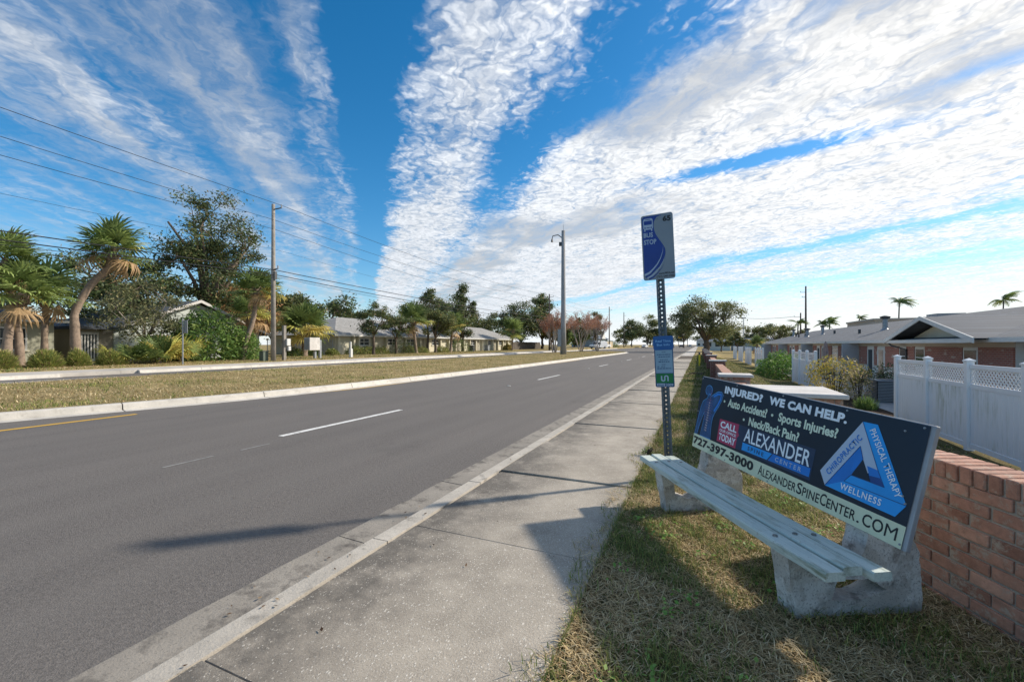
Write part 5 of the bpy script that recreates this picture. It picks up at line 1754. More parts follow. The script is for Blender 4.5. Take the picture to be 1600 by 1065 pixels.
# ------------------------------------------------------------------ palms and trees across the road
palm('tall sabal palm with strongly curved trunk left of the leafy tree', (-34, 12.9, .3), [(0, 0, 0), (-.05, -.05, 2.2), (-.1, 0, 3.2), (.25, .55, 4.8), (.7, 1.25, 6.0), (.75, 1.35, 7.0)], .27, 71, 40, 1.28, yellow=.22, brown=0.08)
palm('left trunk of the sabal pair before the stucco house', (-33, 9.75, .3), [(0, 0, 0), (0, .1, 1.6), (.1, .2, 2.6), (.2, .55, 3.9)], .25, 72, 36, 1.15, yellow=.22, brown=0.06)
palm('right trunk of the sabal pair before the stucco house', (-33.2, 10.35, .3), [(0, 0, 0), (0, -.05, 1.6), (-.1, -.15, 2.8), (-.2, -.45, 5.6)], .22, 73, 30, 1.15, yellow=.2, brown=0.07)
palm('low dark sabal palm behind the curved palm', (-36.5, 12.4, .3), [(0, 0, 0), (0, 0, 2.0), (.0, .1, 4.2)], .22, 74, 30, 1.35, yellow=.1, brown=0.04)
palm('slim sabal palm left of the wooden utility pole', (-32.5, 22.0, .3), [(0, 0, 0), (.1, .2, 1.4), (.25, .7, 3.2), (.3, .95, 5.6)], .24, 75, 36, 1.25, yellow=.12, brown=0.08)
palm('thick rough trunked sabal palm behind the slim one', (-36.5, 25.6, .3), [(0, 0, 0), (.0, -.2, 1.6), (.0, -.3, 3.9)], .40, 76, 30, 1.3, yellow=.3, brown=0.11)
palm('short yellowing sabal palm before the cream villa', (-36.0, 30.6, .3), [(0, 0, 0), (.05, .1, 1.3), (.0, .1, 2.7)], .38, 77, 44, 1.62, yellow=.5, brown=0.03)
palm('sabal palm leaning over the cream villa front', (-34.5, 47.0, .3), [(0, 0, 0), (-.1, -.2, 2), (-.2, -.5, 4.4)], .25, 78, 32, 1.5, yellow=.35, brown=0.06)
palm('sabal palm in the dense clump before the cream villa', (-34.5, 55.5, .3), [(0, 0, 0), (0, .3, 2), (0, .6, 4.0)], .25, 79, 30, 1.5, yellow=.3, brown=0.06)
palm('bright feathery palm at the far end of the cream villa', (-34.5, 79, .3), [(0, 0, 0), (0, 0, 2.4), (0, 0, 3.8)], .2, 80, 30, 1.9, yellow=.1, brown=0.02)
DK = [(5, (.055, .074, .030)), (3, (.036, .05, .024)), (2, (.085, .105, .04)), (1, (.15, .115, .06))]
def ragged(x, y, t_):
    r_ = math.hypot(x, y)
    return r_ < (.95 - .5 * t_) + .25 * noise.noise(Vector((x * 3, y * 3, t_ * 4)))
crown_tree('big_tree', 'tall ragged dark oak rising above the roofs left of the pole', (-44, 26.4, .3), 17.4, (5.8, 6.4), 3.6, .42, 81, 15000, .15, DK, 64, shape_fn=ragged, limbs=9, csize=.19, spread=.9, hollow=.6)
crown_tree('tree', 'broad dark oak spreading behind the gabled house', (-46, 20.5, .3), 9.6, (5.5, 5.0), 2.5, .35, 82, 11000, .16, DK, 48, csize=.25, group='trees across the road')
crown_tree('tree', 'leafy forked tree between the curved palm and the sign post', (-35.5, 17.0, .3), 5.6, (2.7, 2.9), 1.5, .13, 83, 4600, .095, [(4, (.085, .09, .045)), (3, (.06, .07, .035)), (2, (.13, .12, .06))], 46, csize=.26, group='trees across the road', barkm='bark_pale')
crown_tree('tree', 'browned tree between the dark oak and the slim palm', (-42, 29.5, .3), 7.4, (3.4, 3.4), 1.6, .22, 84, 6000, .15, [(3, (.20, .11, .05)), (3, (.10, .09, .04)), (2, (.27, .15, .07))], 32, group='trees across the road')
crown_tree('tree', 'dark feathery tree before the cream villa right of the yellowing palm', (-34.8, 39.2, .3), 6.1, (2.4, 2.6), 2.3, .15, 85, 4200, .12, DK, 42, csize=.26, group='trees across the road')
crown_tree('tree', 'second feathery tree before the cream villa windows', (-35.0, 43.5, .3), 5.2, (2.2, 2.5), 2.1, .13, 86, 3200, .12, DK, 34, csize=.26, group='trees across the road')
crown_tree('tree', 'dense rounded tree in the clump before the cream villa', (-34.5, 51.5, .3), 6.6, (2.9, 3.0), 2.2, .18, 87, 6000, .15, OLIVE, 40, group='trees across the road')
crown_tree('tree', 'thin two topped tree rising out of the clump', (-36.5, 52.5, .3), 9.4, (1.7, 1.9), 5.2, .15, 88, 2600, .15, DK, 20, group='trees across the road')
crown_tree('pine_tree', 'tall dark pine over the cream villa roof', (-37, 63.5, .3), 11.2, (2.6, 2.6), 2.4, .22, 89, 6500, .19, DK, 34, shape_fn=ragged, group='trees across the road')
crown_tree('tree', 'round dark tree behind the villa roof right of the pine', (-50, 78, .3), 12.0, (5, 5), 4, .3, 90, 5000, .26, DK, 30, group='trees across the road')
crown_tree('tree', 'olive tree behind the far end of the villa roof', (-50, 93, .3), 9.0, (5.5, 5.5), 2, .3, 91, 5000, .26, OLIVE, 30, group='trees across the road')
crown_tree('tree', 'large dark tree beyond the villa left of the double poles', (-40, 97, .3), 12.0, (5.2, 5.6), 2, .35, 92, 9000, .26, DK, 44, hollow=.6, group='trees across the road')
crown_tree('tree', 'tall irregular tree behind the double poles', (-37, 104, .3), 14.0, (4.2, 4.6), 2.5, .35, 93, 8000, .27, DK, 42, shape_fn=ragged, group='trees across the road')
crown_tree('tree', 'orange tinged tree left of the concrete pole', (-33.5, 101, .3), 8.2, (2.6, 2.8), 1.6, .25, 94, 3600, .25, [(3, (.10, .085, .035)), (2, (.22, .10, .04)), (2, (.06, .07, .03))], 26, group='trees across the road')
crown_tree('tree', 'green tree right behind the concrete pole', (-32, 108, .3), 7.0, (2.6, 2.8), 1.2, .25, 95, 3600, .25, GREEN, 26, group='trees across the road')
crown_tree('tree', 'dark tree behind the bare red trees', (-36, 140, .3), 10.0, (4, 4.5), 2, .3, 96, 3600, .32, DK, 24, group='trees across the road')
crown_tree('tree', 'drooping dark tree at the right of the bare red trees', (-33, 148, .3), 12.2, (3.2, 3.6), 3, .3, 97, 3600, .32, DK, 24, group='trees across the road')
for (x, y, h, r_, sd_, nm) in ((-30, 214, 13.5, 5.5, 101, 'left tree of the dark far group before the bend'), (-24, 226, 16, 7.0, 102, 'largest tree of the dark far group before the bend'), (-17, 232, 13, 6.0, 103, 'right tree of the dark far group before the bend'),
                          (-6.5, 215, 13.0, 3.6, 104, 'far tree just right of the bus stop post'), (-62, 130, 12, 8, 105, 'background tree mass left of the double poles'), (-72, 100, 13, 9, 106, 'background trees above the cream villa roof'), (-64, 58, 10.5, 7, 107, 'background trees behind the feathery trees'), (-58, 44, 9.5, 5, 108, 'background palm thicket above the villa ridge'),
                          (-54, 12, 8.5, 5, 109, 'dark trees behind the stucco house roof'), (-52, 34, 8.6, 4.5, 110, 'dark trees behind the chain link fence'), (-10, 330, 14, 9, 111, 'far hazy trees at the end of the road'), (16, 240, 11, 9, 112, 'far trees behind the spreading oak'), (30, 220, 10, 9, 113, 'far trees behind the villas')):
    crown_tree('tree', nm, (x, y, .2), h, (r_, r_), h * .2, .3, sd_, 4200, .22 + h * .012, DK if sd_ % 2 else OLIVE, 30, group='background trees')
for k, (x, y, h, r_, nm) in enumerate(((-46, 300, 13, 9, 'leftmost far tree on the horizon behind the blue grey house'), (-34, 340, 14, 10, 'far horizon tree left of the dark far group'), (-21, 360, 15, 10, 'far horizon tree behind the dark far group'), (6, 380, 14, 9, 'far horizon tree at the road end right of the yellow sign'), (14, 300, 12, 8, 'far horizon tree behind the spreading oak trunk'), (-58, 230, 11, 9, 'far tree behind the tan fence'), (-48, 175, 9, 6, 'far tree between the red trees and the blue grey house'))):
    crown_tree('tree', nm, (x, y, .2), h, (r_, r_ * .8), h * .12, .35, 201 + k, 2200, .6, DK if k % 2 else OLIVE, 24, group='far horizon trees')
# leafless reddish trees in the median
def bare_tree(label, base, h, r_, seed):
    rn = random.Random(seed); rs = np.random.RandomState(seed)
    base = Vector(base)
    t_ = thing('bare_tree', label, 'tree', base, 'leafless reddish trees')
    tb = MB(); tips = []
    for i in range(6):
        an = 2 * math.pi * i / 6 + rn.uniform(-.3, .3)
        st = base + Vector((math.cos(an), math.sin(an), 0)) * .2
        e = base + Vector((math.cos(an) * r_ * .45, math.sin(an) * r_ * .45, h * .5))
        tb.tube([st - Vector((0, 0, .2)), st.lerp(e, .5) + Vector((rn.uniform(-.1, .1), rn.uniform(-.1, .1), 0)), e], [.09, .07, .045], 5)
        for j in range(9):
            s0 = st.lerp(e, rn.uniform(.6, 1))
            a2 = an + rn.uniform(-.9, .9); q = rn.uniform(.4, 1.0)
            e2 = base + Vector((math.cos(a2) * r_ * q, math.sin(a2) * r_ * q, h * rn.uniform(.7, 1.0) * (1.08 - .25 * q * q)))
            m_ = s0.lerp(e2, .5) + Vector((0, 0, .1))
            tb.tube([s0, m_, e2], [.035, .025, .008], 4, caps=False)
            tips.append((m_, e2))
            for _ in range(5):
                s3 = s0.lerp(e2, rn.uniform(.4, .95)); e3 = s3 + Vector((rn.gauss(0, .35), rn.gauss(0, .35), rn.uniform(.2, .8)))
                tb.tube([s3, e3], [.014, .005], 3, caps=False); tips.append((s3, e3))
    tb.build('trunk', 'bark_pale', t_)
    cen = np.concatenate([np.array(a)[None] + (np.array(b_) - np.array(a))[None] * rs.uniform(0, 1.05, (20, 1)) + rs.normal(size=(20, 3)) * .16 for a, b_ in tips])
    n = len(cen)
    q = leaf_quads(rs, cen, .10, .3) - np.tile(np.array(base), (n * 4, 1))
    link('seed_heads', fast_mesh('seed_heads', q, 4, np.repeat(palette(rs, n, [(4, (.21, .10, .065)), (3, (.15, .08, .055)), (2, (.27, .15, .10))]), 4, 0)), 'leaf', t_)
bare_tree('left leafless reddish tree beside the concrete pole', (-21.4, 66, .2), 6.6, 2.7, 121)
bare_tree('middle leafless reddish tree in front of the white van', (-20.4, 79, .15), 7.8, 3.5, 122)
bare_tree('right leafless reddish tree of the three', (-20.8, 95, .15), 8.4, 3.6, 123)
# shrubs along the far walk
TUFT = [(4, (.13, .15, .04)), (3, (.09, .115, .035)), (2, (.20, .19, .06)), (1, (.16, .11, .06))]
for k, (y, nm, r_) in enumerate(((9.15, 'clipped tufted shrub at the left edge below the palm pair', .78), (10.75, 'clipped tufted shrub right of the palm pair', .85), (12.05, 'clipped tufted shrub left of the curved palm base', .62), (13.55, 'clipped tufted shrub right of the curved palm base', .85))):
    shrub('tufted_shrub', nm, (-31.6, y, .3), (r_ * .8, r_ * .85), .92, 131 + k, 3200, .10, TUFT, aspect=.22, upright=.5, group='tufted shrubs along the far walk')
def palmetto(label, base, n, scale, seed, keys='gy'):
    rn = random.Random(seed)
    t_ = thing('fan_palm_clump', label, 'shrub', base, 'fan palm clumps')
    MB().tube([(0, 0, -.1), (0, 0, .3)], [.12, .08], 6).build('stump', 'bark_palm', t_, world=False)
    for i in range(n):
        place_frond(t_, rn.choice(FR[rn.choice(keys)]), Vector((rn.gauss(0, .35), rn.gauss(0, .5), rn.uniform(.05, .3))) * scale, i * 2.4 + rn.uniform(-.3, .3), R(rn.uniform(15, 75)), scale * rn.uniform(.7, 1.0))
    return t_
palmetto('bright fan palm clump left of the sign post', (-31.6, 16.0, .3), 30, 1.15, 141, 'ggy')
palmetto('fan palm clump between the clipped shrub and the sign post', (-32, 14.9, .3), 22, .9, 142, 'ggy')
palmetto('fan palm clump behind the sign post', (-32.4, 17.6, .3), 24, 1.05, 143, 'gy')
BIG = [(4, (.085, .14, .035)), (3, (.055, .095, .028)), (2, (.15, .19, .06))]
shrub('shrub', 'tall broad leaved green shrub right of the sign post', (-33.6, 20.2, .3), (1.9, 2.7), 4.0, 151, 5200, .15, BIG, stems=16, aspect=.35)
shrub('shrub', 'lower broad leaved shrub left of the slim palm', (-33.0, 22.2, .3), (1.4, 1.6), 2.6, 152, 2600, .14, BIG, stems=10, aspect=.35)
shrub('shrub', 'dusky shrub behind the fan palm clump', (-35, 18.4, .3), (1.6, 2.0), 3.0, 153, 2600, .10, OLIVE, stems=10)
for k, (x, y, r_, h, nm, cc_) in enumerate(((-36.3, 29.6, .9, .9, 'dark low shrub under the short yellowing palm', GREEN), (-36.8, 32.5, .8, .8, 'dark low shrub behind the white cabinet', GREEN), (-36.6, 38.2, 1.1, 1.1, 'first clipped olive shrub under the villa windows', TUFT), (-36.6, 40.2, 1.1, 1.1, 'second clipped olive shrub under the villa windows', TUFT), (-36.4, 42.2, 1.1, 1.05, 'third clipped olive shrub under the villa windows', TUFT),
                         (-35.6, 45.2, 2.0, 1.9, 'dark spreading shrub below the second feathery tree', DK), (-35.6, 49.3, 1.3, 1.1, 'olive shrub at the left of the villa clump', TUFT), (-34.8, 53.6, 1.1, 1.0, 'olive shrub at the foot of the villa clump', TUFT), (-35, 58.8, 2.1, 2.3, 'dark green rounded shrub right of the villa clump', GREEN), (-36, 80, 1.0, 1.3, 'straw coloured grass tuft at the end of the villa', [(3, (.25, .2, .07)), (1, (.15, .14, .05))]),
                         (-33.5, 178, 3.5, 3.0, 'green hedge right of the tan fence', GREEN), (-36.2, 34.4, .7, .8, 'small clipped shrub right of the white cabinet', TUFT), (-35.8, 47.4, 1.1, 1.2, 'clipped shrub between the dark spreading shrub and the clump', TUFT))):
    shrub('shrub', nm, (x, y, .3), (r_, r_ * 1.2), h, 161 + k, 1300, .09 if y < 70 else .2, cc_, group='shrubs across the road')
# ------------------------------------------------------------------ poles and wires
up1 = utility_pole('wooden utility pole beside the slim sabal palm', -29.5, 22.35, .25, 11.85, .19, 'wood_pole', [(11.7, .75, .1), (7.15, .5, 0)])
MB().box(-29.32, -29.22, 22.25, 22.45, 6.4, 7.0).build('strap_box', 'dark_metal', up1)
up2 = utility_pole('tall utility pole beyond the cream villa, left of the double poles', -29.2, 86.6, .25, 12.0, .2, 'wood_pole_dark', [(11.6, .9, 0), (10.6, .9, 0), (9.2, .8, 0)])
utility_pole('shorter pole close beside the tall one beyond the villa', -28.6, 87.6, .25, 7.6, .18, 'wood_pole')
utility_pole('distant utility pole at the right of the bare red trees', -29, 152, .3, 14.5, .24, 'wood_pole', [(13.5, .9, 0)])
utility_pole('farthest thin utility pole before the dark far trees', -29, 184, .3, 14.8, .22, 'wood_pole_dark', [(13.6, .9, 0)])
def wire(label, pts_, r_=.011, sag=None):
    b = MB()
    out = []
    for i in range(len(pts_) - 1):
        a, c_ = Vector(pts_[i]), Vector(pts_[i + 1])
        n = 14
        for k in range(n + (i == len(pts_) - 2)):
            q = k / n
            s2 = (sag[i] if sag else .5) * 4 * q * (1 - q)
            out.append(a.lerp(c_, q) - Vector((0, 0, s2)))
    return tag(b.tube(out, r_, 4).build('overhead_wire', 'wire'), label, 'wire', 'overhead wires along the road')
wire('top overhead wire meeting the wooden pole tip', [(-28.8, -32, 14.2), (-28.75, 22.4, 11.95), (-28.3, 86.6, 11.9), (-28.1, 152, 14.0)], .016, [.5, 1.0, 1.0])
wire('second overhead wire from the top', [(-29.2, -32, 12.9), (-29.4, 22.4, 10.9), (-28.3, 86.6, 10.9), (-28.6, 152, 13.0)], .014, [.5, 1.0, 1.0])
wire('third overhead wire from the top', [(-29.2, -32, 11.6), (-29.4, 22.4, 10.2), (-28.4, 86.6, 9.5), (-28.6, 152, 12.0)], .014, [.5, 1.1, 1.0])
wire('faint overhead wire between the upper three and the cables', [(-29.2, -32, 9.4), (-29.4, 22.4, 8.7), (-28.4, 86.6, 8.4), (-28.6, 152, 10.6)], .008, [.6, 1.0, 1.0])
wire('upper thick cable below the overhead wires', [(-29.2, -32, 6.1), (-29.25, 22.4, 7.1), (-28.4, 86.6, 7.2), (-28.6, 152, 8.6)], .028, [.2, .5, 1.0])
wire('lower thick cable below the overhead wires', [(-29.2, -32, 5.5), (-29.25, 22.4, 6.75), (-28.4, 86.6, 6.5), (-28.6, 152, 8.0)], .028, [.2, .55, 1.0])
wire('thin cable hung just under the thick cables', [(-29.2, -32, 5.4), (-29.25, 22.4, 6.6), (-28.4, 86.6, 6.3)], .014, [.3, .7])
wire('wire running to the dark poles beyond the villa roof', [(12, 141.5, 9.2), (19.5, 112, 7.7)], .04, [.3])
# big concrete pole in the median
cp = thing('concrete_pole', 'tall tapered grey concrete pole standing in the median', 'pole', (-16.5, 54.7, .2))
MB().tube([(-16.5, 54.7, 0), (-16.5, 54.7, 4.2), (-16.5, 54.7, 16.6)], [.44, .33, .25], 10).build('shaft', 'pole_concrete', cp, smooth=True)
MB().box(-17.15, -16.65, 54.2, 54.6, 1.2, 3.5).build('control_box', 'mid_metal', cp, bevel=.03)
o = MB().tube([(-16.6, 54.7, 15.6), (-17.2, 54.6, 16.1), (-17.9, 54.5, 16.0), (-18.0, 54.5, 15.6)], .06, 6).build('lamp_arm', 'dark_metal', cp)
MB().tube([(-18.0, 54.5, 15.6), (-18.0, 54.5, 15.2)], [.1, .17], 8).build('lamp_head', 'dark_metal', cp)
MB().box(-17.05, -16.75, 54.5, 54.8, 14.6, 15.1).build('bracket', 'dark_metal', cp)
MB().tube([(-16.5, 54.7, 16.6), (-16.5, 54.7, 17.4)], .02, 5).build('aerial', 'dark_metal', cp)
# roadside furniture across the road
sp = thing('sign_post', 'thin steel sign post seen edge on before the shrubs', 'sign', (-29.3, 16.05, .25))
MB().tube([(-29.3, 16.05, 0), (-29.3, 16.05, 3.1)], .04, 7).build('post', 'mid_metal', sp)
MB().box(-29.26, -28.9, 16.09, 16.11, 2.2, 3.0).build('sign_plate', 'mid_metal', sp)
gb_ = thing('ground_box', 'small green box at the foot of the wooden pole', 'utility box', (-29.9, 22.1, .25))
MB().box(-30.2, -29.75, 21.7, 22.15, .2, .95).build('housing', 'green_box', gb_, bevel=.03); MB().box(-30.22, -29.73, 21.68, 22.17, .952, 1.0).build('lid', 'green_box', gb_)
mp = thing('meter_post', 'square wooden post with white meter boxes right of the pole', 'meter post', (-29.9, 23.6, .25))
MB().box(-30.02, -29.8, 23.48, 23.7, .1, 3.0).build('post', 'wood_pole', mp)
MB().box(-29.79, -29.6, 23.6, 23.95, 1.4, 1.95).build('meter_box', 'white_paint', mp, bevel=.03)
MB().box(-29.79, -29.62, 23.75, 24.0, 1.0, 1.36).build('meter_box', 'white_paint', mp, bevel=.03)
wc = thing('white_cabinet', 'white cabinet raised on posts before the cream villa', 'cabinet', (-31, 27.6, .3))
MB().box(-31.3, -30.6, 26.6, 27.7, 1.0, 2.1).build('cabinet', 'cap', wc, bevel=.02)
MB().box(-31.25, -30.65, 26.57, 26.597, 1.08, 2.02).build('door', 'ac_grey', wc)  # grey sheet paints the shade of the white cabinet's near face
for y in (27.4, 27.95): MB().box(-31.0, -30.8, y - .09, y + .09, .1, .998 if y < 27.6 else 1.9).build('leg', 'mid_metal', wc)
wp = thing('pedestal', 'small white utility pedestal before the clipped olive shrubs', 'utility box', (-30.4, 31.2, .3))
MB().box(-30.55, -30.3, 31.0, 31.3, .2, 1.1).build('cover', 'white_paint', wp, bevel=.03); MB().box(-30.5, -30.35, 31.05, 31.2, 1.1, 1.75).build('stub', 'white_paint', wp, bevel=.02)
for k, (x, y, nm) in enumerate(((-35.2, 63.5, 'dark wheeled bin under the pine'), (-35.4, 69.5, 'grey wheeled bin at the cream villa front'))):
    bn = thing('wheeled_bin', nm, 'bin', (x, y, .3), 'wheeled bins')
    MB().prism([(-.3, 0), (.3, 0), (.36, 1.0), (-.36, 1.0)], lambda p, q, t_: (x + t_, y + p, .3 + q), -.35, .35).build('bin_body', 'bin_dark' if k == 0 else 'ac_grey', bn)
    MB().box(x - .4, x + .4, y - .4, y + .4, 1.302, 1.38).build('lid', 'bin_dark', bn, bevel=.02)
    for s2 in (-1, 1): MB().tube([(x + s2 * .3, y - .36, .42), (x + s2 * .38, y - .36, .42)], .12, 8).build('wheel', 'tyre', bn)
# ------------------------------------------------------------------ vehicles
def vehicle(name, label, cat, loc, rz, m, prof, glass, wd, L, wr=.34, wx=(.9, 3.6), front=True):
    """side profile (x along, z up) swept across the width; windows, wheels and lights as parts"""
    v_ = thing(name, label, cat, loc)
    v_.rotation_euler = (0, 0, rz)
    b = MB()
    n = len(prof)
    rows_ = [(-wd / 2, .94), (-wd / 2 + .1, 1.0), (wd / 2 - .1, 1.0), (wd / 2, .94)]
    vs_ = []
    for y, k in rows_:
        for x, z in prof:
            vs_.append((L / 2 + (x - L / 2) * (1 if k == 1 else .99), y * (1 - .10 * max(0, (z - .95))), .25 + (z - .25) * (1 if k == 1 else .985)))
    fs_ = [tuple(range(n)), tuple(range(3 * n, 4 * n))[::-1]]
    for r_ in range(3):
        fs_ += [(r_ * n + i, (r_ + 1) * n + i, (r_ + 1) * n + (i + 1) % n, r_ * n + (i + 1) % n) for i in range(n)]
    b.add(vs_, fs_).build('body', m, v_, world=False, bevel=.02)
    for kind, pts_ in glass:
        if kind == 'side':
            for s2 in (-1, 1):
                MB().add([(x, s2 * (wd / 2 * (1 - .10 * max(0, z - .95)) + .012), z) for x, z in pts_], [tuple(range(len(pts_)))]).build('side_window', 'glass', v_, world=False)
        else:
            (x0, z0), (x1, z1) = pts_
            nx_ = .02 * (1 if kind == 'rear' else -1)
            MB().add([(x0 + nx_, -wd * .42, z0 + .012), (x0 + nx_, wd * .42, z0 + .012), (x1 + nx_, wd * .38, z1 + .012), (x1 + nx_, -wd * .38, z1 + .012)], [(0, 1, 2, 3)]).build('windscreen' if kind == 'front' else 'rear_window', 'glass', v_, world=False)
    for x in wx:
        for s2 in (-1, 1):
            w_ = MB().tube([(x, s2 * (wd / 2 - .2), wr), (x, s2 * (wd / 2 + .01), wr)], wr, 16).build('wheel', 'tyre', v_, world=False)
            MB().tube([(x, s2 * (wd / 2 + .011), wr), (x, s2 * (wd / 2 + .03), wr)], wr * .6, 12).build('rim', 'car_silver', w_, world=False)
    for s2 in (-1, 1):
        MB().box(-.03, .03, s2 * wd * .36 - .16, s2 * wd * .36 + .16, .68, .84).build('headlight', 'lamp_glass', v_, world=False)
        MB().box(L - .02, L + .03, s2 * wd * .40 - .1, s2 * wd * .40 + .1, .8, 1.05).build('tail_light', 'tail_red', v_, world=False)
    MB().box(-.035, .05, -wd * .42, wd * .42, .38, .60).build('grille', 'dark_metal', v_, world=False)
    return v_
VAN = [(.0, .35), (.0, .95), (.15, 1.08), (1.0, 1.22), (1.65, 1.98), (2.0, 2.08), (5.1, 2.08), (5.25, 1.9), (5.3, .35)]
vehicle('white_van', 'white van facing the road behind the bare red trees', 'van', (-27.2, 117, .3), R(58), 'car_white', VAN, [('front', ((1.04, 1.26), (1.62, 1.94))), ('side', [(1.3, 1.2), (1.8, 1.85), (2.6, 1.85), (2.6, 1.2)])], 2.0, 5.3, .36, (.95, 4.2))
PICK = [(.0, .45), (.0, 1.0), (.15, 1.12), (1.3, 1.2), (1.95, 1.85), (3.2, 1.88), (3.5, 1.25), (5.5, 1.2), (5.55, .5)]
vehicle('white_pickup', 'white pickup parked right of the white van', 'truck', (-29, 137, .3), R(75), 'car_white', PICK, [('front', ((1.34, 1.24), (1.92, 1.82))), ('side', [(1.6, 1.24), (2.05, 1.78), (3.1, 1.78), (3.3, 1.26)])], 2.0, 5.55, .4, (1.0, 4.4))
SED = [(.0, .32), (.0, .72), (.2, .86), (1.2, .96), (2.0, 1.42), (3.2, 1.44), (4.0, 1.0), (4.6, .95), (4.65, .34)]
SGL = [('front', ((1.25, 1.0), (1.95, 1.4))), ('rear', ((3.95, 1.02), (3.25, 1.42))), ('side', [(1.5, 1.0), (2.05, 1.36), (3.15, 1.38), (3.7, 1.02)])]
vehicle('white_car', 'white car beside the far trees left of the bus stop post', 'car', (-22.5, 196, .0), R(80), 'car_white', SED, SGL, 1.8, 4.65)
vehicle('black_car', 'nearer dark car far down the road', 'car', (-8.2, 236, 0), R(-90), 'car_black', SED, SGL, 1.8, 4.65)
vehicle('dark_car', 'dark car left of the nearer dark car far down the road', 'car', (-14.0, 262, 0), R(90), 'car_black', SED, SGL, 1.8, 4.65)
vehicle('silver_car', 'dark grey car far down the road beside the sidewalk', 'car', (-4.6, 270, 0), R(-90), 'car_silver', SED, SGL, 1.8, 4.65)
# far end of the road
gs = thing('pylon_sign', 'yellow and black roadside sign at the far end of the road', 'sign', (-9.5, 300, 0))
for x in (-12.2, -6.8): MB().tube([(x, 300, 0), (x, 300, 5.5)], .2, 8).build('post', 'dark_metal', gs)
MB().box(-13.0, -6.0, 299.7, 300.3, 5.2, 7.4).build('panel', 'bin_dark', gs, bevel=.15)
MB().box(-12.6, -6.4, 299.6, 299.69, 5.6, 7.0).build('panel_face', 'signal_yellow', gs)
for (x, y, w_, d, h, m_, nm) in ((-24, 330, 14, 12, 4.2, 'blue_house', 'far low pale blue building at the left end of the road'), (3, 320, 9, 14, 4.5, 'white_paint', 'far low white building at the right end of the road'), (18, 175, 14, 10, 3.2, 'blue_house', 'pale building at the end of the lawn'), (6, 170, 8, 7, 2.6, 'pale_wall', 'small pale house right of the oak trunk')):
    bl = thing('far_building', nm, 'building', (x, y, 0), 'far buildings')
    MB().box(x - w_ / 2, x + w_ / 2, y - d / 2, y + d / 2, -1, h).build('wall', m_, bl)
    hip_roof(bl, x - w_ / 2 - .5, x + w_ / 2 + .5, y - d / 2 - .5, y + d / 2 + .5, h, h + 1.8, 'blue_roof')
    for k in range(3):
        xx_ = x - w_ / 2 + w_ * (k + .5) / 3
        MB().box(xx_ - .7, xx_ + .7, y - d / 2 - .05, y - d / 2 - .003, .8, 2.2).build('window', 'glass', bl)
# ------------------------------------------------------------------ grass: real blades, nobody could count them
def vnoise(x, y, s, o=0.0):
    r_ = np.random.RandomState(int(o * 7) + 1); t_ = np.zeros(len(x))
    for k in range(9):
        an = r_.uniform(0, 6.283); f = s * r_.uniform(.6, 2.2) * 2.2
        t_ += np.sin((x * math.cos(an) + y * math.sin(an)) * f + r_.uniform(0, 6.28))
    return t_ / 4.2
STRAW = np.array([(.46, .36, .20), (.34, .26, .13), (.26, .18, .09), (.52, .43, .27)])
GRN = np.array([(.13, .17, .045), (.19, .21, .06), (.09, .13, .035), (.27, .26, .08)])
def grass(name, label, x, y, zf, seed, length, width, green, flop=.6, bright=1.0, pscale=1.6):
    """x, y arrays of roots; two-piece bent blades; green = share of green blades (shifted by patches)"""
    rs = np.random.RandomState(seed)
    n = len(x)
    z = np.array([zf(a, b_) for a, b_ in zip(x, y)])
    pat = vnoise(x, y, pscale, seed) * .9 + vnoise(x, y, pscale * 5, seed + 3) * .5
    isg = rs.uniform(0, 1, n) < np.clip(green + pat * .75, .03, .97)
    L = length * rs.uniform(.45, 1.4, n) * np.where(isg, .95, 1.1)
    wd = width * rs.uniform(.6, 1.4, n)
    az = rs.uniform(0, 2 * math.pi, n)
    el = np.where(isg, rs.uniform(.5, 1.45, n), rs.uniform(.03, .03 + 1.3 * (1 - flop), n))
    d1 = np.stack([np.cos(az) * np.cos(el), np.sin(az) * np.cos(el), np.sin(el)], 1)
    el2 = el - rs.uniform(.2, 1.1, n); az2 = az + rs.normal(size=n) * .35
    d2 = np.stack([np.cos(az2) * np.cos(el2), np.sin(az2) * np.cos(el2), np.sin(el2)], 1)
    p0 = np.stack([x, y, z - .004 + rs.uniform(0, .012, n)], 1)
    p1 = p0 + d1 * (L * .55)[:, None]
    p2 = p1 + d2 * (L * .45)[:, None]
    p2[:, 2] = np.maximum(p2[:, 2], z + .003)
    sd_ = np.stack([-np.sin(az), np.cos(az), np.zeros(n)], 1) * (wd / 2)[:, None]
    q = np.stack([p0 - sd_, p0 + sd_, p1 + sd_ * .8, p1 - sd_ * .8, p1 - sd_ * .8, p1 + sd_ * .8, p2 + sd_ * .12, p2 - sd_ * .12], 1).reshape(-1, 3)
    c_ = np.where(isg[:, None], GRN[rs.randint(0, 4, n)], STRAW[rs.randint(0, 4, n)]) * rs.uniform(.65, 1.25, (n, 1)) * bright
    o = link(name, fast_mesh(name, q, 4, np.repeat(c_, 8, 0)), 'blade')
    return tag(o, label, 'grass', kind='stuff')
rs = np.random.RandomState(5)
def scatter(n, x0, x1, y0, y1, power=1.0):
    return rs.uniform(x0, x1, n), y0 + (y1 - y0) * rs.uniform(0, 1, n) ** power
def keep(x, y, f):
    m_ = np.array([f(a, b_) for a, b_ in zip(x, y)]); return x[m_], y[m_]
def off_wall(a, b_):
    q = Vector((a - 1.02, b_ - 3.91, 0)); al = q.dot(dW); pn = q.dot(nW)
    if 0 < al < 3.2 and 0 < pn < .25: return False
    return a < 1.9 or al < 0
x, y = scatter(95000, -.66, 2.0, .7, 5.2, 1.0)
x, y = keep(x, y, off_wall)
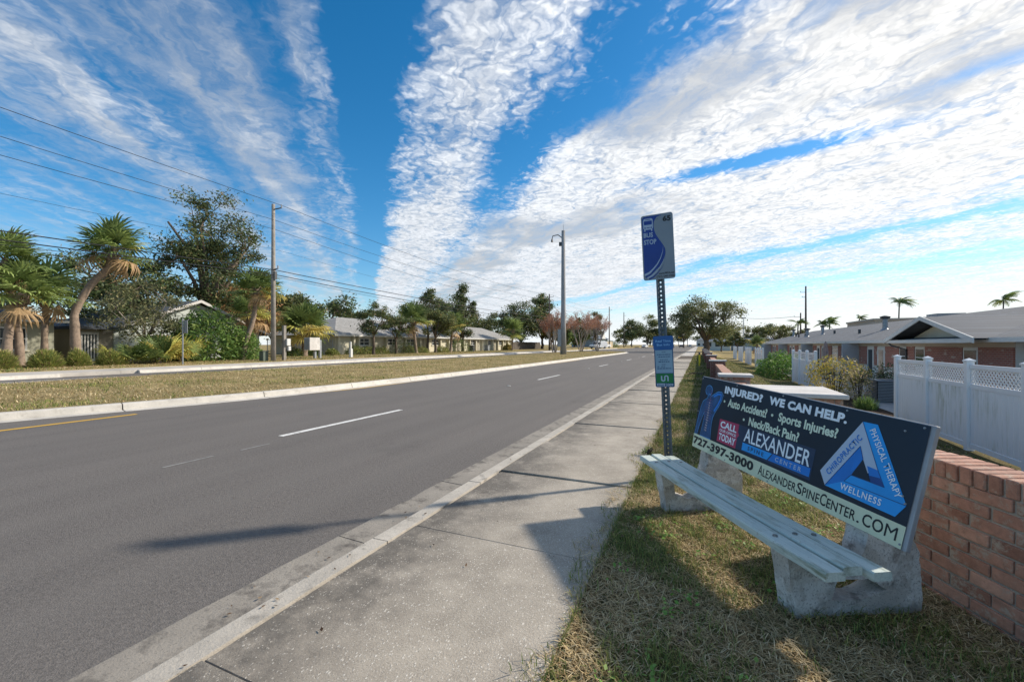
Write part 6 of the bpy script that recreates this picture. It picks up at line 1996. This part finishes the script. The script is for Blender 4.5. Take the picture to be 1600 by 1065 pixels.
grass('verge_grass', 'dry trampled grass with green patches around the bench', x, y, gz, 21, .066, .0036, .32, .62, 1.35)
x, y = scatter(60000, -.65, 1.6, 5.0, 16, 1.25)
x, y = keep(x, y, lambda a, b_: not (.6 < a < 1.64 and 6.3 < b_ < 7.4) and not (.6 < a < .83 and b_ > 7.3))
grass('verge_grass', 'yellow green grass strip between sidewalk and piers', x, y, gz, 22, .075, .006, .55, .45, 1.2)
x, y = scatter(26000, -.64, .62, 16, 60, 1.5)
grass('verge_grass', 'sunlit grass strip far along the sidewalk', x, y, gz, 23, .09, .02, .6, .4, 1.05)
x, y = scatter(52000, .85, 5.1, 6, 60, 1.3)
grass('lawn_grass', 'lawn sloping down to the white fences', x, y, gz, 24, .085, .016, .62, .4, 1.2)
_ty = np.arange(-3, 86.1, .25)
_ts = [mspan(q) for q in _ty]
_ok = [i for i, q in enumerate(_ts) if q]
_ta = np.array([_ts[i][0] for i in _ok]); _tb = np.array([_ts[i][1] for i in _ok]); _tt = _ty[_ok]
def mspan_q(q): return np.interp(q, _tt, _ta), np.interp(q, _tt, _tb)
ymed = -2 + 84 * rs.uniform(0, 1, 90000) ** 1.6
ma_, mb_ = mspan_q(ymed)
xmed = ma_ - .02 - (ma_ - mb_) * rs.uniform(0, 1, len(ymed)) ** 1.15
def mzq(a, b_):
    s2 = mspan_q(b_)
    t_ = (s2[0] - a) / max(.1, s2[0] - s2[1])
    return .15 + .05 * math.sin(math.pi * min(1, max(0, t_)))
grass('median_grass', 'straw coloured grass on the raised median', xmed, ymed, mzq, 25, .10, .014, .16, .35, 1.3, .5)
x, y = scatter(42000, -37, -28.65, 0, 70, 1.2)
x, y = keep(x, y, lambda a, b_: not (3.9 < b_ < 8.4))
grass('far_lawn', 'tawny lawn along the far walk', x, y, gz, 26, .10, .03, .2, .4, 1.3, .4)
# broad-leaved weeds on the verge
wx_, wy_ = [], []
for k in range(46):
    cx, cy = rs.uniform(-.5, 1.1), rs.uniform(1.2, 5)
    m_ = rs.randint(8, 34)
    wx_ += list(cx + rs.normal(size=m_) * .045); wy_ += list(cy + rs.normal(size=m_) * .045)
wx_, wy_ = keep(np.array(wx_), np.array(wy_), off_wall)
cen = np.stack([wx_, wy_, np.array([gz(a, b_) for a, b_ in zip(wx_, wy_)]) + rs.uniform(.015, .05, len(wx_))], 1)
tag(link('ground_weeds', fast_mesh('ground_weeds', leaf_quads(rs, cen, .013, .7, 1.2), 4, np.repeat(palette(rs, len(cen), [(3, (.09, .17, .035)), (2, (.13, .2, .05))]), 4, 0)), 'leaf'), 'small green weeds among the dry grass', 'weeds', kind='stuff')
shrub('weed', 'little weed growing at the sidewalk edge by the bus stop post', (-.60, 5.75, .05), (.09, .09), .13, 171, 70, .02, GREEN, stems=6, cat='weed')

# fallen leaves, bits and small stones on the pavement and grass
lx = np.concatenate([rs.uniform(-2.5, -2.1, 60), rs.uniform(-2.05, -.65, 45), rs.uniform(-11, -2.6, 60), rs.uniform(-.6, 1.3, 90)])
ly = np.concatenate([rs.uniform(.8, 12, 60), rs.uniform(.9, 12, 45), rs.uniform(1, 16, 60), rs.uniform(1, 6, 90)])
lz = np.where(lx < -2.57, .008, np.where(lx < -2.3, .022, np.where(lx < -.62, .07, .085)))
cen = np.stack([lx, ly, lz], 1)
nn = len(cen)
q = leaf_quads(rs, cen, .013, .5, 6.0)
tag(link('leaf_litter', fast_mesh('leaf_litter', q, 4, np.repeat(palette(rs, nn, [(3, (.05, .03, .018)), (2, (.09, .055, .03)), (1, (.16, .11, .06))]), 4, 0)), 'leaf'), 'scattered dead leaves on road, sidewalk and grass', 'leaves', kind='stuff')

x, y = rs.uniform(-.80, -.60, 2600), rs.uniform(.8, 9, 2600)
x = -.60 - (-.60 - x) * np.clip(.5 + vnoise(x, y, 2.2, 11) * .7, .05, 1.2)
grass('verge_grass', 'straggling grass creeping over the sidewalk edge', x, y, lambda a, b_: .062, 27, .06, .0040, .35, .75, 1.2)
